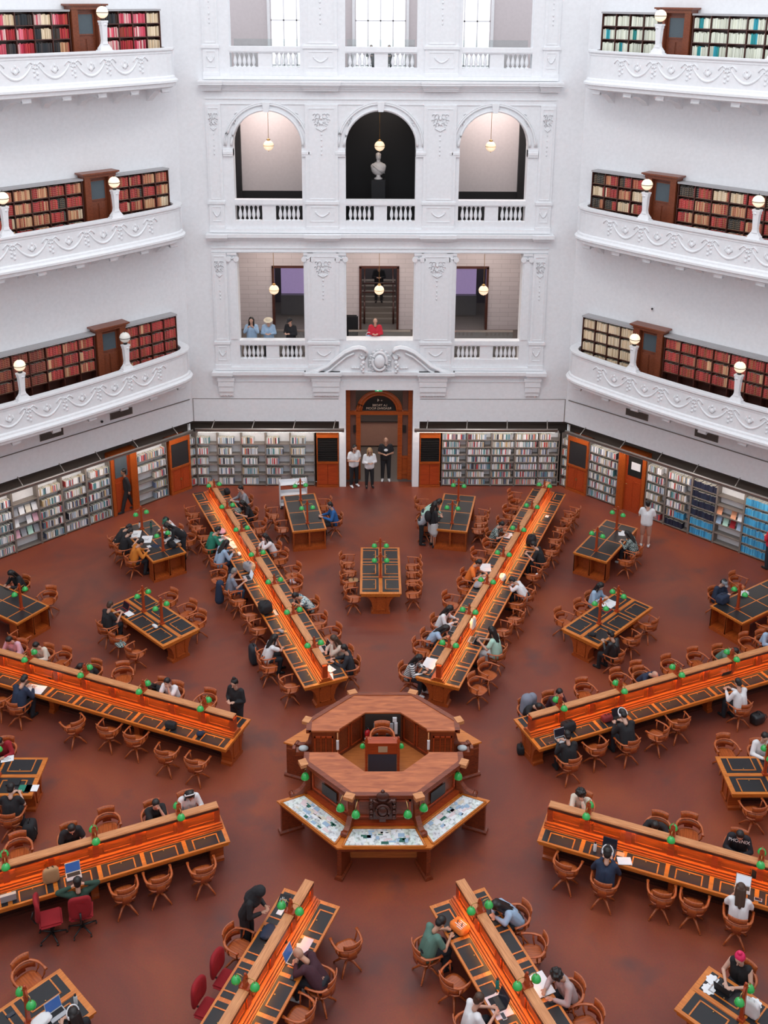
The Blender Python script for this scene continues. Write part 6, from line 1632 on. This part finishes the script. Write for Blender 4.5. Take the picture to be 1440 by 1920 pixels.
def hair_mesh(pose, st):
    k = ('hair', pose, st)
    if k in CACHE: return CACHE[k]
    J = pose_joints(pose); R = J['R']; hd = J['hd']; m = MB()
    def H(x, y, z): return hd+R @ V(x, y, z)
    b = H(-.032, 0, .045)
    if st == 'short': m.ball(b, .100, (1.0, .92, .95), 2, R); m.ball(H(-.05, 0, -.01), .082, (.9, 1, 1.1), 2, R)
    elif st == 'curly':
        m.ball(b, .110, (1.05, 1.0, 1.0), 2, R)
        for i in range(26):
            a = i*2.4; z = -.5+i/18; z = min(1, z); r = sqrt(max(0, 1-z*z)); m.ball(H(-.035+.10*r*cos(a) if r*cos(a) < .6 else .02, .105*r*sin(a), .04+.11*z), .034, n=1)
    elif st in ('long', 'bun'):
        m.ball(b, .103, (1.0, .95, .98), 2, R); m.ball(H(-.05, 0, -.01), .088, (.9, 1, 1.1), 2, R)
        if st == 'long':
            back = J['neck']-J['up']*.20+V(-.10, 0, 0)-J['up'].cross(V(0, 1, 0))*(-.0)
            for s in (-1, 0, 1): m.capsule(H(-.075, .055*s, .0), J['neck']-J['up']*(.18 if s == 0 else .14)+V(-.105+.02*abs(s), .07*s, .02), .055, .035)
            for s in (-1, 1): m.capsule(H(-.01, .088*s, .03), J['neck']-J['up']*.08+V(.05, .10*s, 0), .026, .026)
        else: m.ball(H(-.06, 0, .15), .045, n=2)
    elif st == 'hood': m.ball(H(-.03, 0, .02), .128, (1, .95, 1.1), 2, R); m.capsule(H(-.05, 0, -.05), J['neck']-J['up']*.12, .12, .19)
    elif st == 'cap':
        m.ball(H(-.02, 0, .05), .106, (1.05, .92, .80), 2, R); m.ball(H(.10, 0, .045), .07, (1.1, 1.0, .16), 2, R)
    elif st == 'sunhat': m.ball(H(-.01, 0, .07), .10, (1, 1, .8), 2, R); m.ball(H(0, 0, .05), .19, (1, 1, .12), 2, R)
    elif st == 'beard': m.ball(H(.045, 0, -.075), .058, (.9, .95, .75), 2, R)
    me = remesh(m, .012, 'hair', [HAIRD], 3); CACHE[k] = me; return me
def phones_mesh(pose):
    k = ('ph', pose)
    if k in CACHE: return CACHE[k]
    J = pose_joints(pose); R = J['R']; hd = J['hd']; m = MB()
    def H(x, y, z): return hd+R @ V(x, y, z)
    m.tube([H(-.02, .115*sin(a), .03+.135*cos(a)) for a in [radians(-95+19*i) for i in range(11)]], .013, 6)
    for s in (1, -1): m.ball(H(-.02, .098*s, 0), .042, (1, .5, 1), 2, R)
    me = bpy.data.meshes.new('headphones'); m.bm.to_mesh(me); m.bm.free(); me.materials.append(cloth('white')); CACHE[k] = me; return me
def child(name, me, par, mat=None, label=None):
    o = bpy.data.objects.new(name, me); COL.objects.link(o); o.parent = par
    if mat is not None: o.material_slots[0].link = 'OBJECT'; o.material_slots[0].material = mat
    if label: o['label'] = label
    return o
HC = dict(dark=(.012, .010, .010), grey=(.22, .21, .20), brown=(.06, .03, .018), pink=(.75, .02, .12), green=(.05, .16, .11), blonde=(.45, .28, .14))
def person(loc, rz, pose, hair, top, slv, bot, label, extra='', group=None, scale=1.0, shoes='black', skin=None):
    st, _, hc = hair.partition('_'); sk = SKINS[skin if skin is not None else rnd.choice([0, 0, 1, 2])]
    root = thing('person', label, 'person', loc, group, local=True); root.rotation_euler = (0, 0, rz); root.scale = (scale,)*3
    child('body', body_mesh(pose), root, sk)
    child('shirt', top_mesh(pose, slv), root, cloth(top))
    kind = 'long'
    if bot == 'shorts': kind = 'short'
    if bot == 'greyskirt': kind = 'skirt'
    if extra == 'wide': kind = 'wide'
    child('shorts' if kind == 'short' else 'skirt' if kind == 'skirt' else 'trousers', leg_mesh(pose, kind), root, cloth(bot))
    for n in 'lr': child('shoe', shoe_mesh(pose, n), root, cloth(shoes))
    if st == 'bald': pass
    elif st == 'hijab': child('headscarf', hair_mesh(pose, 'hood'), root, cloth('black'))
    else:
        if st in ('cap', 'sunhat'):
            child('hair', hair_mesh(pose, 'short'), root, HAIRD)
            child('hat', hair_mesh(pose, st), root, plain('hat_'+(hc or 'black'), {'': (.02, .02, .025), 'green': (.05, .18, .12), 'grey': (.25, .27, .30), 'black': (.015, .015, .02), 'cream': (.70, .60, .45)}.get(hc, (.02, .02, .02)), .85))
        else: child('hair', hair_mesh(pose, st), root, plain('hair_'+(hc or 'dark'), HC.get(hc or 'dark', HC['dark']), .5))
    if extra == 'phones': child('headphones', phones_mesh(pose), root)
    if extra == 'beard': child('beard', hair_mesh(pose, 'beard'), root, HAIRD)
    return root
def words(s): return len(s.split())
for p in PPL:
    k, u, v, pose, off, hair, top, slv, bot, desc, extra = p
    x, y = uv(k, u, v); rz = face(k, v, off + rnd.uniform(-6, 6))
    lab = 'person ' + desc
    tail = ', ' + UN[k][1]
    if words(lab+tail) <= 16: lab += tail
    o = person((x, y, 0), rz, pose, hair, top, slv, bot, lab, extra, 'readers at the desks', rnd.uniform(.96, 1.04), shoes=rnd.choice(['black', 'white', 'black']))
    if top == 'phoenix':
        w = textobj('PHOENIX', .105, (0, 0, 0), Euler((0, 0, 0)).to_quaternion(), cloth('w'), o, name='chest_lettering')
        w.location = (.205, 0, .97); w.rotation_euler = (radians(78), 0, pi/2)
D_ = lambda a: radians(a)
person((-.99, 17.42, 0), D_(-60), 'stand', 'short_dark', 'white', 'short', 'black', 'person with dark beard in white T-shirt beside the left door jamb', 'beard', shoes='white', scale=1.03)
person((-.38, 17.35, 0), D_(-80), 'stand', 'long_blonde', 'white', 'long', 'black', 'person with long blond hair, white top and black trousers in the doorway', scale=.97)
person((.27, 17.95, 0), D_(-90), 'stand', 'bald', 'black', 'short', 'black', 'person, bald, in black T-shirt with white emblem in the doorway', shoes='white', scale=1.08)
m = MB(); t = [o for o in COL.objects if o.get('label', '').startswith('person, bald')][0]
m.ball((.155, 0, 1.28), .075, (.35, 1, .8), 2); m.build('shirt_emblem', cloth('w'), t)
person((-9.40, 15.25, 0), D_(-150), 'walk', 'short_dark', 'black', 'long', 'black', 'person in black suit walking past the left wall door with a folder', skin=3)
person((9.34, 12.55, 0), D_(70), 'idle', 'short_dark', 'white', 'short', 'shorts', 'person in white T-shirt and salmon shorts standing by right shelves', shoes='white', scale=1.03)
person((13.2, 11.05, 0), D_(120), 'idle', 'short_dark', 'redtop', 'long', 'dark', 'person in red top at the right frame edge by blue volumes')
person((1.86, 12.55, 0), D_(20), 'stand', 'long_dark', 'black', 'long', 'greyskirt', 'person with black backpack and pale grey skirt standing at table', shoes='black')
m = MB(); t = COL.objects[-1].parent
m.ball((-.20, 0, 1.22), .17, (.7, .85, 1.25), 3); m.build('backpack', cloth('black'), t)
person((1.60, 13.35, 0), D_(0), 'lean', 'long_dark', 'mint', 'long', 'dark', 'person in pale green top bending over table right of doorway', scale=.97)
person((1.45, 12.75, 0), D_(0), 'lean', 'long_dark', 'grey', 'long', 'black', 'person in grey top and black trousers stooping beside the skirted one', scale=.95)
# gallery visitors
person((-4.90, 18.1, 5.0), D_(-90), 'photo', 'long_dark', 'lightblue', 'long', 'black', 'person with long black hair photographing from the lowest gallery')
person((-4.25, 18.1, 5.0), D_(-90), 'stand', 'sunhat_cream', 'lightblue', 'long', 'dark', 'person in cream sun hat and light blue jacket at the gallery rail')
person((-3.40, 18.1, 5.0), D_(-120), 'stand', 'cap_black', 'black', 'long', 'black', 'person in black cap and dark jacket at the gallery rail')
person((-.17, 18.1, 5.0), D_(-90), 'stand', 'bald', 'redtop', 'long', 'dark', 'person in bright red jacket in central opening of the lowest gallery')
person((0.0, 24.0, 5.68), D_(-90), 'idle', 'short_dark', 'black', 'long', 'black', 'person all in black standing on the stairs beyond the central gallery')
person((-.35, 18.75, 15.7), D_(-90), 'idle', 'short_brown', 'black', 'long', 'dark', 'person in black behind the central top storey balustrade, leftmost', scale=.62)
person((.30, 18.75, 15.7), D_(-90), 'idle', 'short_brown', 'black', 'long', 'dark', 'person in black behind the central top storey balustrade, rightmost', scale=.62)
t = thing('handbag', 'pale blue and white shoulder bag held at the gallery rail', 'bag', (-.42, 18.0, 5.85)); m = MB(); m.ball((-.42, 17.98, 5.98), .13, (1, .5, .9), 2); m.build('bag_body', cloth('lightblue'), t)
m = MB(); m.tube([(-.42+.10*cos(a), 17.98, 6.06+.14*sin(a)) for a in [pi*i/8 for i in range(9)]], .012, 6); m.build('strap', cloth('white'), t)
t = thing('armchair', 'black upholstered chair at the left of the central gallery opening', 'chair', (-1.15, 19.6, 5.0)); m = MB(); m.box(-1.45, -.85, 19.3, 19.9, 5.0, 5.45); m.build('seat', cloth('black'), t); m = MB(); m.box(-1.45, -.85, 19.85, 20.0, 5.0, 6.3); bmesh.ops.bevel(m.bm, geom=m.bm.edges[:], offset=.05, segments=2, affect='EDGES'); m.build('backrest', cloth('black'), t)

# ---------------------------------------------------------------- things lying on the desks
def item(kind, k, u, v, rot, col, desc, zoff=0):
    base = .793 if k[0] == 'F' else .785
    x, y = uv(k, u, v); inb = abs(v) < (.6 if k[0] == 'F' else .63)
    if not inb: # resting beyond the table top: on a chair seat
        base = .47
    rz = face(k, v, 0) + radians(rot); L = Frame((x, y, base), (cos(rz), sin(rz)), (-sin(rz), cos(rz)))   # local +t points away from the reader
    lab = '%s on the %s' % (desc, UN[k][1]); lab = lab if words(lab) >= 4 else 'a ' + lab
    if words(lab) > 16 or ' on ' in desc or ' under ' in desc or ' before ' in desc or ' beside ' in desc: lab = desc if words(desc) >= 4 else lab
    nm = dict(paper='paper_sheet', pouch='pouch', bag='bag', laptop='laptop', cloth='folded_jacket', phone='phone', bottle='bottle', cap='baseball_cap')[kind]
    if kind == 'paper' and ('book' in desc or 'folder' in desc): nm = 'notebook' if 'book' in desc else 'folder'
    if kind == 'bag' and 'backpack' in desc: nm = 'backpack'
    if 'box' in desc and kind == 'bag' and 'brown' in desc: nm = 'box'
    t = thing(nm, lab, {'paper_sheet': 'paper', 'folded_jacket': 'clothing', 'baseball_cap': 'cap'}.get(nm, nm), (x, y, base), {'laptop': 'laptops on the desks', 'paper_sheet': 'papers on the desks'}.get(nm)); c = cloth(col)
    m = MB(L)
    if kind == 'laptop':
        lc = c if col not in ('silver',) else cloth('silver')
        m.box(-.11, .11, -.155, .155, 0, .016); m.build('base', lc, t)
        m = MB(L)
        if 'closed' not in desc:
            P = [(.11, -.155, .014), (.11, .155, .014), (.175, .155, .215), (.175, -.155, .215)]
            a = [m.v(*p) for p in P]; b = [m.v(p[0]+.008, p[1], p[2]) for p in P]
            m.f(a); m.f(b[::-1])
            for i in range(4): m.f([a[i], a[(i+1) % 4], b[(i+1) % 4], b[i]])
            m.build('lid', lc, t)
            m = MB(L); a = [m.v(p[0]+(p[2] > .1)*-.004-.001, p[1]*.93, .025 if p[2] < .1 else .205) for p in P]
            m.f(a); sc = plain('screen_blue', (.02, .05, .16), .2, emit=(.05, .12, .35), es=.5) if 'blue' in desc or 'purple' in desc else plain('screen_white', (.5, .55, .6), .2, emit=(.6, .65, .75), es=.5) if ('white' in desc or 'page' in desc) else plain('screen_dark', (.02, .02, .03), .15)
            m.build('screen', sc, t)
            m = MB(L); m.box(-.02, .09, -.135, .135, .0165, .019); m.build('keyboard', cloth('black') if col == 'silver' else DMETAL, t)
        else: m.box(-.11, .11, -.155, .155, .018, .026); m.build('lid', lc, t)
    elif kind == 'paper':
        big = 1.7 if ('large' in desc or 'big' in desc or 'sheets' in desc or 'newspaper' in desc or 'open' in desc) else 1.0
        if 'scalloped' in desc:
            P = [((.12+.012*cos(8*a))*cos(a), (.12+.012*cos(8*a))*sin(a)) for a in [i*2*pi/48 for i in range(48)]]; m.prism(P, 0, .003)
        elif 'small' in desc or 'pad' in desc: m.box(-.06, .06, -.08, .08, 0, .006)
        else:
            m.box(-.105*big, .105*big, -.148*big, .148*big, 0, .004 if 'book' not in desc else .014)
            if 'sheets' in desc or 'papers' in desc or 'open' in desc: m.prism([(-.02, -.02), (.17, .06), (.08, .27), (-.11, .19)], .004, .007)
        m.build('sheet' if nm != 'notebook' else 'cover', c, t)
        if 'writing' in desc or 'lettering' in desc or 'drawing' in desc or 'notes' in desc:
            m = MB(L)
            for i in range(5): m.box(-.07+.03*i, -.062+.03*i, -.09, .09*rnd.uniform(.2, 1), .0045 if 'book' not in desc else .0145, .0055 if 'book' not in desc else .0155)
            m.build('printed_lines', cloth('black') if col == 'w' else cloth('w'), t)
    elif kind == 'phone': m.box(-.04, .04, -.075, .075, 0, .010); m.build('case', c, t); m = MB(L); m.box(-.034, .034, -.068, .068, .010, .0115); m.build('screen', plain('screen_dark', (.02, .02, .03), .15), t)
    elif kind == 'bottle':
        k_ = .6 if 'small' in desc else 1
        m.lathe([(.034, 0), (.036, .01), (.036, .17*k_), (.025, .20*k_), (.018, .21*k_)], n=14); m.build('body', c, t); m = MB(L); m.lathe([(.022, .205*k_), (.022, .235*k_), (.016, .24*k_)], n=12); m.build('cap', cloth('black') if col != 'red' else cloth('red'), t)
    elif kind == 'cap':
        m.ball((0, 0, .05), .095, (1, .85, .75), 3); m.build('crown', c, t); m = MB(L); m.ball((.10, 0, .02), .075, (1, 1, .15), 2); m.build('brim', c, t)
    elif kind in ('bag', 'pouch', 'cloth'):
        b = bmesh.ops.create_icosphere(m.bm, subdivisions=3, radius=1)
        if kind == 'pouch': S_ = (.05, .11, .035)
        elif kind == 'cloth': S_ = (.13, .19, .05)
        elif 'round' in desc: S_ = (.20, .22, .16)
        elif 'brown box' in desc: S_ = (.06, .09, .05)
        elif 'printed' in desc: S_ = (.15, .19, .075)
        elif 'box' in desc: S_ = (.13, .19, .14)
        elif 'tote' in desc or 'carrier' in desc or 'tall' in desc: S_ = (.07, .17, .19)
        elif 'large' in desc or 'backpack' in desc or 'rucksack' in desc: S_ = (.15, .21, .15)
        else: S_ = (.10, .15, .09)
        e = .55 if kind != 'cloth' else .8
        for v_ in b['verts']:
            p = v_.co.copy(); q = Vector([math.copysign(abs(c_)**e, c_) for c_ in p]); nz = 1+.10*sin(p.x*7+p.y*5)*cos(p.z*6+p.y*4)
            q = Vector((q.x*S_[0]*nz, q.y*S_[1]*nz, max(0, (q.z+.9))*S_[2])); v_.co = L(q.x, q.y, q.z)
        for f in m.bm.faces: f.smooth = True
        m.build('fabric' if kind == 'cloth' else 'body', c, t)
        if kind == 'bag':
            sc_ = cloth('white') if col in ('white',) else DMETAL
            m = MB(L); zt_ = S_[2]*1.85
            for y_ in (-.3, .3): m.tube([(-S_[0]*.3+S_[0]*.3*i/4, S_[1]*y_+S_[1]*.28*cos(pi*i/8)*0+S_[1]*.25*(i/8-.5), zt_-.02+.055*sin(pi*i/8)) for i in range(9)], .008, 5)
            m.build('strap', sc_, t)
            if 'lettering' in desc:
                ln = textobj('Market\nLane', .075, (0, 0, 0), Euler((0, 0, 0)).to_quaternion(), cloth('w'), t, name='lettering'); ln.location = (-.085*cos(rz), -.085*sin(rz), .20); ln.rotation_euler = (pi/2, 0, rz-pi/2)
            if 'printed' in desc:
                m = MB(L)
                for i in range(5): m.box(-.10+.04*i, -.085+.04*i, -.12, .10*rnd.uniform(0, 1), S_[2]*1.88, S_[2]*1.93)
                m.build('print', cloth('white'), t)
    return t
for it in ITEMS: item(*it)
# things on the floor and on chairs
def floor_bag(x, y, z, S_, col, label, nm='backpack', rot=0):
    t = thing(nm, label, 'bag' if nm != 'suitcase' else 'suitcase', (x, y, z)); L = Frame((x, y, z), (cos(rot), sin(rot)), (-sin(rot), cos(rot))); m = MB(L)
    b = bmesh.ops.create_icosphere(m.bm, subdivisions=3, radius=1)
    for v_ in b['verts']:
        q = Vector([math.copysign(abs(c_)**.5, c_) for c_ in v_.co]); v_.co = L(q.x*S_[0], q.y*S_[1], (q.z+1)*S_[2])
    for f in m.bm.faces: f.smooth = True
    m.build('body', cloth(col), t); m = MB(L)
    m.tube([(0, -.06, S_[2]*1.95), (0, -.04, S_[2]*2+.06), (0, .04, S_[2]*2+.06), (0, .06, S_[2]*1.95)], .012, 6); m.tube([(S_[0], -.08, S_[2]*1.7), (S_[0]+.06, -.09, S_[2]), (S_[0], -.08, S_[2]*.3)], .014, 6); m.build('strap', DMETAL, t)
floor_bag(-8.10, -1.15, 0, (.14, .20, .24), 'black', 'large black backpack on the floor by the left edge table')
floor_bag(-3.70, 5.65, 0, (.12, .20, .30), 'dark', 'dark upright suitcase standing beside the long haired reader', 'suitcase', .4)
floor_bag(3.55, 1.75, 0, (.10, .12, .12), 'black', 'small black bag on the floor at the desk end right of hub', 'bag')
floor_bag(10.05, 2.95, 0, (.20, .14, .14), 'leather', 'shiny black bag on the floor behind the white shirted reader', 'bag', .5)
floor_bag(5.15, 9.70, .47, (.09, .09, .05), 'white', 'small white bag on a chair right of the back right desk', 'bag')
floor_bag(-.87, 9.45, .47, (.16, .12, .02), 'tan', 'tan folded paper bag on chair beside the central table', 'bag')
floor_bag(-2.80, 9.35, .47, (.12, .12, .05), 'pinkw', 'pink item left on a chair seat of back left desk', 'bag')
t = thing('hanging_jacket', 'dark blue jacket hung over the chair back of grey haired reader', 'clothing', (-5.05, 8.62, .1)); m = MB(); m.capsule((-5.05, 8.62, .85), (-5.08, 8.58, .30), .13, .15); m.capsule((-5.0, 8.75, .80), (-5.02, 8.78, .25), .06, .05); me_ = remesh(m, .02, 'jacket', [cloth('navy')]); me_.transform(Matrix.Translation((5.05, -8.62, -.1))); child('fabric', me_, t)
t = thing('hanging_jacket', 'light grey puffy jacket hung on the chair at the desk end', 'clothing', (3.85, 2.62, .4)); m = MB(); m.capsule((3.80, 2.65, .95), (3.75, 2.62, .50), .17, .16); m.capsule((3.95, 2.75, .95), (3.95, 2.78, .5), .13, .12); me_ = remesh(m, .02, 'jacket', [cloth('greyblue')]); me_.transform(Matrix.Translation((-3.85, -2.62, -.4))); child('fabric', me_, t)
# book trolley
t = thing('book_trolley', 'white metal book trolley behind the outer table left of doorway', 'trolley', (-3.25, 15.75, 0)); wt = plain('trolley_white', (.78, .79, .82), .4)
fr = Frame((-3.25, 15.62, 0), (cos(.19), sin(.19)), (-sin(.19), cos(.19)))
for s in (-1, 1):
    m = MB(fr); m.box(s*.50-.015, s*.50+.015, -.16, .16, .08, 1.08); m.tube([(s*.5, -.16, 1.08), (s*.5, -.10, 1.14), (s*.5, .10, 1.14), (s*.5, .16, 1.08)], .018, 6); m.build('side_panel', wt, t)
for z in (.15, .55, .98): m = MB(fr); m.box(-.49, .49, -.15, .15, z, z+.02); m.box(-.49, .49, .13, .15, z, z+.12); m.build('shelf', wt, t)
for sx in (-1, 1):
    for sy in (-1, 1): m = MB(fr); m.tube([(sx*.46, sy*.12-.015, .05), (sx*.46, sy*.12+.015, .05)], .05, 10); m.build('wheel', DMETAL, t)
for o in bpy.data.objects:
    if '_o' in o.keys(): del o['_o']
